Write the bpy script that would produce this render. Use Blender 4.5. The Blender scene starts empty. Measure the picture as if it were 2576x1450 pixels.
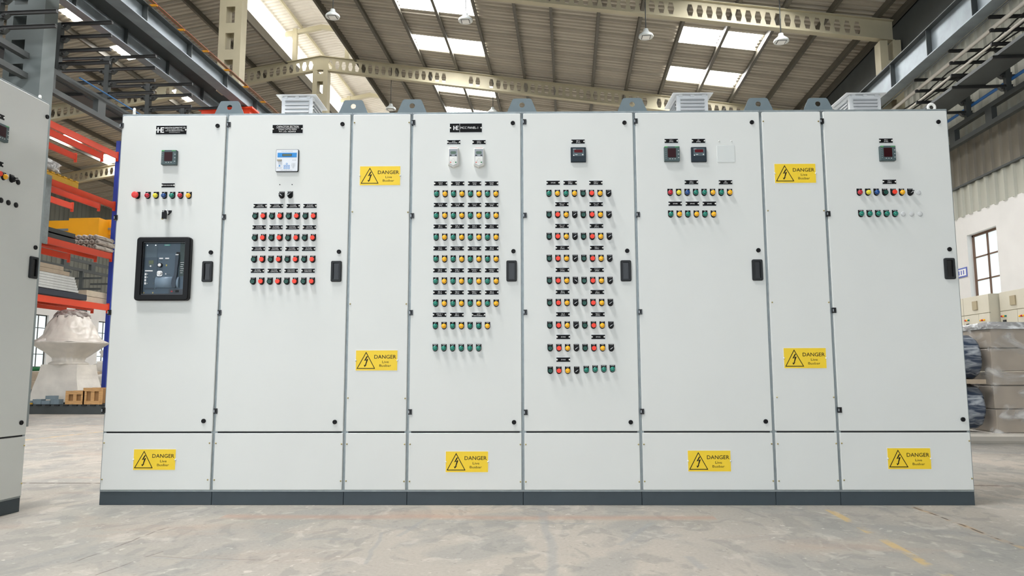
import bpy, math, random
from math import sin, cos, pi, radians
from mathutils import Matrix, Vector
random.seed(7)
sc = bpy.context.scene
COL = sc.collection

# ------------------------------------------------------------------ camera
F = 1850.0; YAW, PITCH, ROLL, H = 0.0768, 0.116, 0.002, 0.7912
def _rows():
    cy, sy, cp, sp, cr, sr = cos(YAW), sin(YAW), cos(PITCH), sin(PITCH), cos(ROLL), sin(ROLL)
    A = Matrix(((cy, sy, 0), (-sy, cy, 0), (0, 0, 1)))
    P = Matrix(((1, 0, 0), (0, cp, sp), (0, -sp, cp)))
    R = Matrix(((cr, 0, -sr), (0, 1, 0), (sr, 0, cr)))
    return R @ P @ A
RC = _rows()
cam = bpy.data.cameras.new('camera'); camo = bpy.data.objects.new('camera', cam); COL.objects.link(camo)
cam.sensor_width = 36; cam.sensor_fit = 'HORIZONTAL'; cam.lens = 36 * F / 2576; cam.clip_end = 300; cam.clip_start = 0.05
right, fwd, up = RC[0], RC[1], RC[2]
camo.matrix_world = Matrix(((right[0], up[0], -fwd[0], 0), (right[1], up[1], -fwd[1], 0), (right[2], up[2], -fwd[2], H), (0, 0, 0, 1)))
sc.camera = camo
# ------------------------------------------------------------------ view, world
sc.view_settings.view_transform = 'Standard'; sc.view_settings.look = 'None'
sc.view_settings.exposure = 1.33; sc.view_settings.gamma = 1.0; sc.view_settings.use_curve_mapping = False
w = bpy.data.worlds.new('World'); sc.world = w; w.use_nodes = True
wn = w.node_tree; bg = wn.nodes['Background']; bg.inputs[0].default_value = (0.84, 0.925, 1.0, 1); bg.inputs[1].default_value = 1.0
SKY_E = 40.0      # unseen near-bay skylights, emission raised to light the switchboard and its shadows
SKY_F = 12.0      # all other skylights, emission lowered to keep the background from over-brightening
SIDE_E = 1.3      # translucent sides of the ridge monitor
WIN_E = .62

def px(x, y, X=None, Y=None, Z=None):
    d = RC.transposed() @ Vector(((x - 1288) / F, 1, (725 - y) / F))
    t = Y / d[1] if Y is not None else (X / d[0] if X is not None else (Z - H) / d[2])
    return Vector((0, 0, H)) + d * t

# ------------------------------------------------------------------ materials
def lin(c):
    return tuple(((v / 255) / 12.92 if v / 255 <= .04045 else ((v / 255 + .055) / 1.055) ** 2.4) for v in c)
MATS = {}
def mat(name, rgb, rough=.5, metal=0.0, var=0.0, scale=6.0, bump=0.0, stretch=None, emit=None, es=0, coat=0, alpha=1, trans=0, spec=.5):
    if name in MATS: return MATS[name]
    m = bpy.data.materials.new(name); m.use_nodes = True; n = m.node_tree; b = n.nodes['Principled BSDF']
    c = lin(rgb); b.inputs['Base Color'].default_value = (*c, 1); b.inputs['Roughness'].default_value = rough
    b.inputs['Metallic'].default_value = metal; b.inputs['Specular IOR Level'].default_value = spec
    b.inputs['Coat Weight'].default_value = coat; b.inputs['Alpha'].default_value = alpha
    b.inputs['Transmission Weight'].default_value = trans
    if emit: b.inputs['Emission Color'].default_value = (*lin(emit), 1); b.inputs['Emission Strength'].default_value = es
    if var or bump:
        tc = n.nodes.new('ShaderNodeTexCoord'); mp = n.nodes.new('ShaderNodeMapping'); nz = n.nodes.new('ShaderNodeTexNoise')
        mp.inputs['Scale'].default_value = stretch or (1, 1, 1); nz.inputs['Scale'].default_value = scale; nz.inputs['Detail'].default_value = 5
        n.links.new(tc.outputs['Object'], mp.inputs[0]); n.links.new(mp.outputs[0], nz.inputs['Vector'])
        if var:
            mx = n.nodes.new('ShaderNodeMix'); mx.data_type = 'RGBA'; mx.blend_type = 'MIX'
            mr = n.nodes.new('ShaderNodeMapRange'); mr.inputs[1].default_value = .3; mr.inputs[2].default_value = .7
            n.links.new(nz.outputs['Fac'], mr.inputs[0]); n.links.new(mr.outputs[0], mx.inputs['Factor'])
            mx.inputs['A'].default_value = (*[v * (1 - var) for v in c], 1); mx.inputs['B'].default_value = (*[min(1, v * (1 + var)) for v in c], 1)
            n.links.new(mx.outputs['Result'], b.inputs['Base Color'])
        if bump:
            bp = n.nodes.new('ShaderNodeBump'); bp.inputs['Strength'].default_value = bump; bp.inputs['Distance'].default_value = .02
            n.links.new(nz.outputs['Fac'], bp.inputs['Height']); n.links.new(bp.outputs[0], b.inputs['Normal'])
    MATS[name] = m; return m
PANEL = mat('panel_paint', (222, 224, 221), .42, var=.012, scale=3)
GALV = mat('galvanised_steel', (150, 158, 160), .45, .55, var=.12, scale=25)
GREYP = mat('plinth_paint', (60, 71, 78), .45, var=.06, scale=8)
LUG = mat('bracket_paint', (112, 126, 132), .45, var=.04, scale=20)
BLK = mat('black_plastic', (13, 13, 16), .45, spec=.25)
BLK2 = mat('black_gloss', (14, 14, 16), .25)
DARK = mat('deep_black', (6, 6, 8), .6)
CHAR = mat('charcoal_plastic', (38, 40, 42), .5, spec=.3)
PLATEK = mat('engraved_black', (10, 10, 12), .5, spec=.15)
PLATEW = mat('engraved_white', (245, 245, 245), .5)
WHITEP = mat('white_plastic', (232, 232, 228), .4)
CHROME = mat('chrome', (225, 225, 225), .18, 1.0)
BRASS = mat('brass', (176, 160, 110), .35, .8)
YELL = mat('danger_yellow', (247, 210, 42), .45)
L_G = mat('lens_green', (6, 124, 106), .2, coat=.4)
L_A = mat('lens_amber', (255, 186, 16), .2, coat=.5, emit=(255, 160, 0), es=.0)
L_R = mat('lens_red', (190, 18, 44), .2, coat=.5)
L_B = mat('lens_blue', (12, 72, 140), .2, coat=.5)
L_Y = mat('lens_yellow', (232, 218, 50), .2, coat=.5)
B_G = mat('button_green', (8, 66, 58), .35)
B_GR = mat('button_green_ring', (20, 100, 84), .35)
B_R = mat('button_red', (252, 62, 34), .4)
B_E = mat('estop_red', (236, 70, 66), .45)
METER = mat('meter_grey', (72, 90, 92), .45)
METERD = mat('meter_dark', (42, 52, 60), .5, spec=.25)
METERB = mat('meter_bezel', (80, 96, 102), .45)
LED = mat('led_window', (48, 8, 14), .3, spec=.2)
LEDR = mat('led_window_red', (92, 6, 16), .3, spec=.2)
GRN = mat('brand_green', (80, 190, 90), .5)
TEAL = mat('brand_teal', (20, 160, 150), .5)
ACBG = mat('breaker_face', (78, 98, 114), .45, var=.05, scale=6)
ACBD = mat('breaker_dark', (44, 58, 72), .4)
ACBS = mat('breaker_side', (62, 80, 78), .5)
ACBL = mat('breaker_drum', (128, 148, 166), .35)
LCD = mat('lcd_olive', (92, 104, 70), .3)
LCD2 = mat('lcd_green', (84, 108, 92), .3)
BLUEP = mat('controller_blue', (40, 140, 214), .4)
SILV = mat('keypad_silver', (148, 152, 156), .35, .3)
GLASS = mat('clear_window', (10, 12, 14), .03, alpha=.10)
FANP = mat('vent_paint', (214, 216, 218), .38, .25)
STEELD = mat('dark_steel', (72, 76, 76), .5, .2, var=.1, scale=3)
STEELG = mat('girder_steel', (136, 146, 152), .42, .35, var=.18, scale=2.5)
PURL = mat('purlin_steel', (92, 88, 78), .5, .3, var=.06, scale=4)
CREAM = mat('cream_paint', (178, 170, 144), .55, var=.07, scale=2)
ROOF = mat('roof_sheet', (172, 165, 150), .55, .1, var=.07, scale=1.2)
ROOFL = mat('monitor_sheet', (206, 200, 190), .55, var=.05, scale=2)
CLAD = mat('wall_sheet', (176, 176, 164), .55, .1, var=.14, scale=1.4, stretch=(1, 1, .25))
CLADD = mat('wall_sheet_weathered', (118, 112, 100), .6, .1, var=.2, scale=1.5, stretch=(1, 1, .3))
PLASTER = mat('wall_plaster', (226, 224, 221), .8, var=.04, scale=1.5, bump=.05)
ORANGE = mat('rack_orange', (226, 66, 26), .45, var=.05, scale=3)
BLUES = mat('rack_blue', (34, 58, 160), .5)
YEL2 = mat('crane_yellow', (236, 164, 22), .5, var=.05, scale=2)
PALY = mat('pallet_yellow', (198, 152, 36), .6, var=.1)
WOOD = mat('crate_wood', (196, 152, 100), .7, var=.18, scale=8, stretch=(1, 1, 6))
WOOD2 = mat('plank_wood', (176, 160, 140), .75, var=.15, scale=5)
WRAPW = mat('white_wrap', (222, 216, 206), .28, var=.12, scale=3, bump=.5)
WRAPG = mat('grey_wrap', (176, 166, 158), .3, var=.22, scale=5, bump=.8)
CARTON = mat('carton_under_film', (168, 156, 142), .35, var=.1, scale=4, bump=.25)
BEIGE = mat('beige_paint', (208, 203, 186), .5, var=.02)
LAMPW = mat('lamp_housing', (200, 206, 206), .4, .2)
LAMPG = mat('lamp_glass', (222, 226, 224), .2)
BLUEC = mat('blue_conduit', (50, 110, 180), .45)
COPPER = mat('copper_rail', (160, 84, 64), .4, .4)
GREENC = mat('green_bundle', (30, 120, 70), .6)
FRAMEB = mat('window_frame_brown', (110, 84, 68), .6)
FRAMEK = mat('window_frame_dark', (62, 60, 56), .6)
SKYM = mat('skylight_sheet', (255, 255, 255), .6, emit=(255, 255, 255), es=SKY_E)
SKYF = mat('skylight_sheet_dimmed', (255, 255, 255), .6, emit=(255, 255, 255), es=SKY_F)  # same sheet as the near bays, dimmed only to balance the light
SIDEM = mat('monitor_translucent', (250, 250, 246), .6, emit=(255, 253, 246), es=SIDE_E)
WINM = mat('daylit_pane', (170, 190, 192), .15, var=.25, scale=1.3, emit=(224, 236, 240), es=WIN_E * .62)
SLAB = mat('pale_slab', (206, 200, 190), .75, var=.05, scale=3)
SIGNB = mat('sign_blue', (96, 110, 186), .6)

def streaky(name, c0, c1, scale, stretch, lo=.5, hi=.62, a0=1, a1=1, rough=.2):
    m = mat(name, c0, rough, bump=1.0, scale=scale, stretch=stretch); n = m.node_tree; b = n.nodes['Principled BSDF']
    nz = [q for q in n.nodes if q.type == 'TEX_NOISE'][0]; nz.inputs['Distortion'].default_value = .8
    mr = n.nodes.new('ShaderNodeMapRange'); mr.inputs[1].default_value = lo; mr.inputs[2].default_value = hi; n.links.new(nz.outputs['Fac'], mr.inputs[0])
    mx = n.nodes.new('ShaderNodeMix'); mx.data_type = 'RGBA'; n.links.new(mr.outputs[0], mx.inputs['Factor'])
    mx.inputs['A'].default_value = (*lin(c0), 1); mx.inputs['B'].default_value = (*lin(c1), 1); n.links.new(mx.outputs['Result'], b.inputs['Base Color'])
    if a0 < 1:
        ma = n.nodes.new('ShaderNodeMapRange'); ma.inputs[1].default_value = lo; ma.inputs[2].default_value = hi; ma.inputs[3].default_value = a0; ma.inputs[4].default_value = a1
        n.links.new(nz.outputs['Fac'], ma.inputs[0]); n.links.new(ma.outputs[0], b.inputs['Alpha'])
    return m
BLUED = streaky('blue_in_film', (58, 70, 90), (176, 182, 190), 6, (.6, 1, 2.6), .44, .66)
VEIL = streaky('thin_film', (190, 188, 184), (235, 235, 235), 3.5, (.7, 1, 1.6), .5, .72, .10, .65)
FILM = streaky('clear_film', (150, 150, 150), (225, 228, 230), 8, (1, 1, 1.5), .45, .65)
# ------------------------------------------------------------------ mesh builder
class MB:
    def __init__(s): s.v = []; s.f = []; s.m = []; s.mats = []; s.sm = []
    def mi(s, m):
        if m not in s.mats: s.mats.append(m)
        return s.mats.index(m)
    def face(s, idx, m, sm=False): s.f.append(idx); s.m.append(s.mi(m)); s.sm.append(sm)
    def loft(s, loops, m, cap0=False, cap1=True, sm=False, closed=True, mcap=None):
        k = len(loops[0]); b = len(s.v)
        for L in loops: s.v += [tuple(p) for p in L]
        for i in range(len(loops) - 1):
            for j in range(k if closed else k - 1):
                a = b + i * k + j; c = b + i * k + (j + 1) % k
                s.face((a, c, c + k, a + k), m, sm)
        if cap0: s.face(tuple(reversed(range(b, b + k))), m)
        if cap1: s.face(tuple(range(b + (len(loops) - 1) * k, b + len(loops) * k)), mcap or m)
        return s
    def box(s, x0, x1, y0, y1, z0, z1, m):
        P = lambda z: [(x0, y0, z), (x1, y0, z), (x1, y1, z), (x0, y1, z)]
        return s.loft([P(z0), P(z1)], m, True, True)
    def slab(s, out, y0, y1, m, bev=0, inset=None):   # outline (x,z) function f(inset) extruded from y0 (back) to y1 (front, smaller y)
        L = [[(x, y0, z) for x, z in out(0)], [(x, y1 + bev, z) for x, z in out(0)]]
        if bev: L.append([(x, y1, z) for x, z in out(bev)])
        return s.loft(L, m, False, True)
    def ring(s, o, i, y0, y1, m, bev=0):
        A = o(0); B = i(0)
        L = [[(x, y0, z) for x, z in A], [(x, y1 + bev, z) for x, z in A]]
        if bev: L.append([(x, y1, z) for x, z in o(bev)])
        L += [[(x, y1, z) for x, z in B], [(x, y0, z) for x, z in B]]
        return s.loft(L, m, False, False)
    def lathe(s, prof, cx, cz, m, n=20, y0=0, sm=True, cap=True, mcap=None):   # prof [(r,y)], axis along -y
        L = [[(cx + r * cos(2 * pi * k / n), y0 + y, cz + r * sin(2 * pi * k / n)) for k in range(n)] for r, y in prof]
        return s.loft(L, m, False, cap, sm, mcap=mcap)
    def vlathe(s, prof, cx, cy, m, n=24, sm=True, cap0=False, cap1=True, wob=None):  # prof [(r,z)], axis z
        L = [[(cx + r * cos(2 * pi * k / n) * (1 + (wob(k, i) if wob else 0)), cy + r * sin(2 * pi * k / n) * (1 + (wob(k, i) if wob else 0)), z) for k in range(n)] for i, (r, z) in enumerate(prof)]
        return s.loft(L, m, cap0, cap1, sm)
    def tube(s, a, b, r, m, n=8, sm=True):
        a, b = Vector(a), Vector(b); d = (b - a).normalized(); u = d.orthogonal().normalized(); v = d.cross(u)
        L = [[p + u * r * cos(2 * pi * k / n) + v * r * sin(2 * pi * k / n) for k in range(n)] for p in (a, b)]
        return s.loft(L, m, True, True, sm)
    def poly(s, pts, m):
        b = len(s.v); s.v += [tuple(p) for p in pts]; s.face(tuple(range(b, b + len(pts))), m); return s
    def prism(s, pts, y0, y1, m):  # (x,z) convex/concave outline extruded in y
        return s.loft([[(x, y0, z) for x, z in pts], [(x, y1, z) for x, z in pts]], m, True, True)
    def torus(s, c, R, r, m, axis='y', n=18, k=8):
        L = []
        for i in range(n + 1):
            a = 2 * pi * i / n; ring = []
            for j in range(k):
                b = 2 * pi * j / k; q = R + r * cos(b); h = r * sin(b)
                ring.append((c[0] + q * cos(a), c[1] + h, c[2] + q * sin(a)) if axis == 'y' else (c[0] + h, c[1] + q * cos(a), c[2] + q * sin(a)))
            L.append(ring)
        return s.loft(L, m, False, False, True)
    def text(s, t, x, z, h, y, m, width=None, align='c', bold=0):
        V, Fc, w, asc = text_data(t, bold)
        k = h / asc; kx = k if width is None else width / w
        x0 = x - (w * kx / 2 if align == 'c' else 0)
        b = len(s.v)
        s.v += [(x0 + vx * kx, y, z - h / 2 + vz * k) for vx, vz in V]
        for f in Fc: s.face(tuple(b + i for i in f), m)
        return s
    def mesh(s, name):
        me = bpy.data.meshes.new(name); me.from_pydata(s.v, [], s.f)
        for m in s.mats: me.materials.append(m)
        me.polygons.foreach_set('material_index', s.m); me.polygons.foreach_set('use_smooth', s.sm); me.update()
        return me
    def build(s, name, parent=None, loc=(0, 0, 0), **kw):
        return obj(name, s.mesh(name), parent, loc, **kw)
_T = {}
def text_data(t, bold=0):
    if (t, bold) in _T: return _T[(t, bold)]
    cu = bpy.data.curves.new('t', 'FONT'); cu.body = t; cu.size = 1; cu.resolution_u = 2; cu.offset = bold
    o = bpy.data.objects.new('t', cu); me = bpy.data.meshes.new_from_object(o)
    V = [(v.co.x, v.co.y) for v in me.vertices]; Fc = [tuple(p.vertices) for p in me.polygons]
    x0 = min(v[0] for v in V); x1 = max(v[0] for v in V); V = [(a - x0, b) for a, b in V]
    bpy.data.objects.remove(o); bpy.data.curves.remove(cu); bpy.data.meshes.remove(me)
    _T[(t, bold)] = (V, Fc, x1 - x0, .7); return _T[(t, bold)]
def obj(name, me, parent=None, loc=(0, 0, 0), label=None, cat=None, group=None, kind=None, rz=0):
    o = bpy.data.objects.new(name, me); COL.objects.link(o); o.location = loc
    if rz: o.rotation_euler = (0, 0, rz)
    if parent: o.parent = parent
    if label: o['label'] = label
    if cat: o['category'] = cat
    if group: o['group'] = group
    if kind: o['kind'] = kind
    return o
def thing(name, label, cat, loc=(0, 0, 0), rz=0, group=None):
    o = obj(name, None, None, loc, label, cat, group, rz=rz); o.empty_display_size = .1; return o
def struct(name, mb, loc=(0, 0, 0)): return mb.build(name, None, loc, kind='structure')

def rr(x0, x1, z0, z1, r=0, n=4):     # rounded-rectangle outline as a function of inset, counter-clockwise seen from -y
    def f(i=0):
        a0, a1, b0, b1 = x0 + i, x1 - i, z0 + i, z1 - i; q = max(r - i, 0.0005)
        P = []
        for cx, cz, s in ((a1 - q, b1 - q, 0), (a0 + q, b1 - q, 1), (a0 + q, b0 + q, 2), (a1 - q, b0 + q, 3)):
            for k in range(n + 1):
                t = (s + k / n) * pi / 2; P.append((cx + q * cos(t), cz + q * sin(t)))
        return P
    return f
def rect(x0, x1, z0, z1):
    return lambda i=0: [(x1 - i, z1 - i), (x0 + i, z1 - i), (x0 + i, z0 + i), (x1 - i, z0 + i)]

# ------------------------------------------------------------------ panel frames (local x along the front, local -y outward)
class Frame:
    def __init__(s, ox, oy, th):
        s.ox, s.oy, s.th = ox, oy, th; s.c, s.s = cos(th), sin(th)
    def world(s, x, y=0): return (s.ox + s.c * x - s.s * y, s.oy + s.s * x + s.c * y, 0)
    def inv(s, X, Y, y=0.0):
        d = RC.transposed() @ Vector(((X - 1288) / F, 1, (725 - Y) / F))
        dx = s.c * d[0] + s.s * d[1]; dy = -s.s * d[0] + s.c * d[1]
        cx = s.c * (-s.ox) + s.s * (-s.oy); cy = -s.s * (-s.ox) + s.c * (-s.oy)
        t = (y - cy) / dy
        return cx + dx * t, H + d[2] * t
TH = 0.0637
_c, _s = cos(TH), sin(TH)
FR = Frame(-_c * 2.5811 - _s * 4.5589, -_s * 2.5811 + _c * 4.5589, TH)
FL = Frame(-3.185, 4.165 - .8, pi / 2)
Z_P, Z_M, Z_T = .0795, .4363, 2.4504
DEPTH = .6

class Section:
    def __init__(s, fr, x0, x1, label, plinth_in=0.0):
        s.fr, s.x0, s.x1 = fr, x0, x1; W = x1 - x0; s.W = W
        s.root = thing('switchboard_section', label, 'electrical cabinet', fr.world(x0), fr.th, 'sections of the long grey switchboard' if fr is FR else None)
        g = .0085
        # carcass: frame with posts, visible round the doors
        b = MB(); b.box(.0002, W - .0002, .03, DEPTH, Z_P, Z_T + .012, PANEL)
        s.part(b, 'body')
        b = MB()
        for a, c in ((.0002, .02), (W - .02, W - .0002)): b.box(a, c, .012, .03, Z_P, Z_T + .006, GALV)
        b.box(.02, W - .02, .012, .03, Z_M - .03, Z_M + .03, CHAR)
        b.box(.02, W - .02, .012, .03, Z_P, Z_P + .03, GALV); b.box(.001, W - .001, .012, .03, Z_T - .03, Z_T + .016, GALV)
        s.part(b, 'frame', label='galvanised frame')
        b = MB(); b.slab(rect(.001, W - .001, .0, Z_P), .05, .012, GREYP, .002); b.box(.0012, W - .0012, .05, DEPTH, 0, Z_P, GREYP)
        s.part(b, 'plinth', label='dark grey plinth')
        r0 = .03 if s.x1 > 5.2 else .004
        b = MB(); b.slab(rr(g, W - g, Z_M + .0055, Z_T, .006), .012, 0, PANEL, .003); s.door = s.part(b, 'door')
        b = MB(); b.slab(rr(g, W - g, Z_P + .012, Z_M - .0048, .004), .012, 0, PANEL, .003); s.cover = s.part(b, 'cover_panel')
    def part(s, mb, name, loc=(0, 0, 0), parent=None, **kw): return mb.build(name, parent or s.root, loc, **kw)
    def at(s, X, Y, y=0.0):
        x, z = s.fr.inv(X, Y, y); return x - s.x0, z
    def inst(s, name, me, X, Y, yp=-.003, loc=None, **kw):
        x, z = loc or s.at(X, Y, yp); return obj(name, me, s.root, (x, 0, z), **kw)
    def screws(s, pts, m=None, me=None):
        for X, Y in pts:
            x, z = s.at(X, Y, -.003); s.inst('screw', SCREW, X, Y, loc=(min(max(x, .0165), s.W - .0165), z))
    def locks(s, pts):
        for X, Y in pts:
            o = s.inst('lock', LOCKM, X, Y, -.008)
    def hinges(s, pts):
        for X, Y in pts: s.inst('hinge', HINGEM, X, Y, -.004)
    def handle(s, x0, y0, x1, y1):
        x, z = s.at((x0 + x1) / 2, (y0 + y1) / 2, -.006)
        o = obj('handle', HANDM, s.root, (x, 0, z)); obj('recess', HANDR, o, (0, 0, 0))
    def dev(s, kind, X, Y, txt=''):
        x, z = s.at(X, Y, -.018)
        device(s.root, kind, x, z, txt)
    def danger(s, X, Y):     # X, Y the middle of the plate
        x, z = s.at(X, Y, -.002); o = obj('danger_sign', DANGER, s.root, (x, 0, z), label='yellow danger live busbar sign')
        for dx in (-.129, .129): obj('rivet', RIVET, o, (dx, -.002, 0))
        return o
    def tag(s, X, Y, lines):
        x, z = s.at(X, Y, -.002); nameplate(s.root, x, z, .084, .026, lines)

# shared device meshes
def m_lathe(name, prof, m, n=20, extra=None, mcap=None):
    b = MB(); b.lathe(prof, 0, 0, m, n, mcap=mcap)
    if extra: extra(b)
    return b.mesh(name)
def hexhole(b): b.box(-.003, .003, -.0165, -.0155, -.004, .004, DARK)
LOCKM = m_lathe('lock', [(.0135, 0), (.0135, -.006), (.0115, -.008), (.0075, -.008), (.0065, -.006)], BLK, 20)
SCREW = m_lathe('screw', [(.0048, 0), (.0048, -.002), (.003, -.0055), (.001, -.0062)], BRASS, 10)
RIVET = m_lathe('rivet', [(.0056, 0), (.0053, -.002), (.0035, -.0045), (.001, -.005)], WHITEP, 12)
PLUG = m_lathe('blanking_plug', [(.0155, 0), (.0155, -.002), (.013, -.0045), (.004, -.005)], mat('plug_grey', (206, 208, 208), .5), 22)
PLUGK = m_lathe('blanking_plug', [(.0155, 0), (.0155, -.004), (.013, -.006), (.004, -.006)], BLK, 22)
b = MB(); b.box(-.011, .011, -.006, .012, -.0165, .0165, BLK2); b.box(-.011, -.004, -.0075, -.006, -.008, .008, SILV); b.box(-.004, .003, -.008, -.006, -.007, .012, BLK); HINGEM = b.mesh('hinge')
b = MB(); o_ = rr(-.033, .033, -.066, .066, .009); i_ = rr(-.0185, .0185, -.052, .052, .003)
b.ring(o_, i_, 0, -.012, CHAR, .003); HANDM = b.mesh('handle')
b = MB(); P = [(.0185 - .006 * (1 - (abs(k) / 4.0) ** 2), k * .013) for k in range(-4, 5)]
pts = P + [(-x, z) for x, z in reversed(P)]
b.loft([[(x, -.006, z) for x, z in pts], [(x, -.0015, z) for x, z in pts]], DARK, False, True)
b.ring(rr(-.0186, .0186, -.0521, .0521, .003), rr(-.0185, .0185, -.052, .052, .003), -.001, -.0065, BLK2)
b.poly([(-.0185, -.004, -.052), (.0185, -.004, -.052), (.0185, -.004, .052), (-.0185, -.004, .052)], BLK2); HANDR = b.mesh('recess')

def legend(txt):
    b = MB(); r = .0165
    pts = [(r, .026), (-r, .026)] + [(-r * cos(pi * k / 10), -.002 - (r + .0015) * sin(pi * k / 10)) for k in range(0, 11)]
    b.loft([[(x, 0, z) for x, z in pts], [(x, -.003, z) for x, z in pts]], PLATEK)
    if txt:
        for i, l in enumerate(txt.split('|')): b.text(l, 0, .0222 - i * .006, .0045, -.0034, PLATEW, width=min(.028, .0045 * len(l)))
    return b
LEG = {}
def leg_mesh(kind, txt):
    if (kind, txt) in LEG: return LEG[(kind, txt)]
    b = legend(txt)
    if kind in 'GARBY': b.lathe([(.0163, 0), (.0163, -.010), (.0152, -.012)], 0, 0, BLK2, 22)
    elif kind in 'gr': b.lathe([(.0168, 0), (.0168, -.016), (.0155, -.0185), (.0135, -.0185), (.0125, -.0165)], 0, 0, BLK, 22)
    elif kind == 'S': b.lathe([(.0168, 0), (.0168, -.014), (.015, -.017)], 0, 0, BLK, 22)
    elif kind == 'E': b.lathe([(.0165, 0), (.0165, -.012), (.012, -.014), (.010, -.026)], 0, 0, BLK, 22)
    LEG[(kind, txt)] = b.mesh({'g': 'push_button', 'r': 'push_button', 'S': 'selector_switch', 'E': 'emergency_stop_button'}.get(kind, 'indicator_lamp'))
    return LEG[(kind, txt)]
def dome(m): return m_lathe('lens', [(.0152, -.0115), (.0150, -.0165), (.0135, -.0205), (.0105, -.0235), (.006, -.0252), (.002, -.0257)], m, 22)
HEADS = {'G': (dome(L_G), 'lens', 'green lens'), 'A': (dome(L_A), 'lens', 'amber lens'), 'R': (dome(L_R), 'lens', 'red lens'),
         'B': (dome(L_B), 'lens', 'blue lens'), 'Y': (dome(L_Y), 'lens', 'yellow lens')}
b = MB(); b.lathe([(.0122, -.015), (.0122, -.0175), (.011, -.018), (.0085, -.018), (.008, -.0172)], 0, 0, B_GR, 22, mcap=B_G); HEADS['g'] = (b.mesh('button_cap'), 'button_cap', 'dark green cap')
b = MB(); b.lathe([(.0140, -.017), (.0140, -.0265), (.013, -.028)], 0, 0, B_R, 24); HEADS['r'] = (b.mesh('button_cap'), 'button_cap', 'orange red cap')
b = MB(); b.lathe([(.011, -.026), (.0205, -.029), (.0215, -.034), (.0205, -.039), (.017, -.042), (.008, -.043)], 0, 0, B_E, 26); HEADS['E'] = (b.mesh('button_cap'), 'button_cap', 'red mushroom cap')
def knob(ang):
    b = MB(); b.lathe([(.0135, -.016), (.0125, -.021)], 0, 0, BLK, 22)
    c, s = cos(ang), sin(ang)
    R = lambda x, y, z: (x * c - z * s, y, x * s + z * c)
    L = [[R(-.0125, y, -w), R(.0125, y, -w), R(.0125, y, w), R(-.0125, y, w)] for y, w in ((-.020, .0048), (-.033, .0034))]
    b.loft(L, BLK2); b.poly([R(-.011, -.0334, -.0011), R(.006, -.0334, -.0011), R(.006, -.0334, .0011), R(-.011, -.0334, .0011)], PLATEW)
    return b.mesh('knob')
HEADS['S'] = (knob(radians(38)), 'knob', 'black knob with white mark')
HEADS['T'] = (knob(radians(142)), 'knob', 'black knob turned left')
def device(root, kind, x, z, txt=''):
    if kind == 'P': return obj('blanking_plug', PLUG, root, (x, 0, z))
    if kind == 'Q': return obj('blanking_plug', PLUGK, root, (x, 0, z), label='black blanking plug')
    hk = kind; kind = 'S' if kind == 'T' else kind
    if not txt: txt = {'G': 'ON', 'A': 'TRIP', 'g': 'START', 'r': 'STOP', 'S': 'A-O-M', 'R': 'R', 'Y': 'Y', 'B': 'B', 'E': ''}[kind]
    me = leg_mesh(kind, txt)
    o = obj(me.name.split('.')[0], me, root, (x, 0, z))
    h = HEADS[hk]; obj(h[1], h[0], o, (0, 0, 0), label=h[2]); return o
def nameplate(root, x, z, w, h, lines, name='nameplate', sizes=None, extra=None):
    b = MB(); b.slab(rect(-w / 2 - .002, w / 2 + .002, -h / 2 - .0025, h / 2 + .0025), 0, -.0012, mat('plate_rim', (200, 202, 202), .35, .5))
    b.slab(rr(-w / 2, w / 2, -h / 2, h / 2, .001, 1), -.001, -.0026, PLATEK)
    n = len(lines); hh = .0065 if n > 1 else .0072
    if sizes is None: sizes = [(hh, ((n - 1) / 2 - i) * .0095, None, None) for i in range(n)]
    for l, (s_, dz, wd, dx) in zip(lines, sizes):
        b.text(l, dx or 0, dz, s_, -.0030, PLATEW, width=wd or min(w * .72, len(l) * s_ * .80))
    if extra: extra(b)
    o = b.build(name, root, (x, 0, z))
    for dx in (-w / 2 + .004, w / 2 - .004): obj('rivet', RIVET, o, (dx, -.0015, 0))
    return o
# danger plate
b = MB(); b.slab(rect(-.132, .132, -.0655, .0655), 0, -.001, WHITEP); b.slab(rect(-.1285, .1285, -.0615, .0615), -.0009, -.002, YELL)
def tri(r):
    cx, cz = -.0655, -.0165
    return [(cx + r * 1.0 * cos(a), cz + r * 1.05 * sin(a)) for a in (pi / 2, pi * 7 / 6, pi * 11 / 6)]
A, Bt = tri(.0665), tri(.058)
for k in range(3):
    j = (k + 1) % 3; b.poly([(A[k][0], -.0024, A[k][1]), (A[j][0], -.0024, A[j][1]), (Bt[j][0], -.0024, Bt[j][1]), (Bt[k][0], -.0024, Bt[k][1])][::-1], BLK)
bolt = [[(-.062, .026), (-.054, .026), (-.068, .001), (-.078, -.003)], [(-.078, -.003), (-.068, .001), (-.056, .010), (-.052, .008)], [(-.052, .008), (-.056, .010), (-.069, .0), (-.066, -.001)],
        [(-.0625, .002), (-.052, .008), (-.066, -.030), (-.0715, -.030)], [(-.079, -.027), (-.070, -.030), (-.059, -.024), (-.0735, -.041)]]
for q in bolt: b.poly([(x, -.0024, z) for x, z in q], BLK)
b.text('DANGER', .0535, .0225, .0225, -.0024, BLK, width=.135, bold=.006)
b.text('Live', .0555, -.0085, .0145, -.0024, BLK, width=.040); b.text('Busbar', .0545, -.0315, .0145, -.0024, BLK, width=.073)
DANGER = b.mesh('danger_sign')

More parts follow.
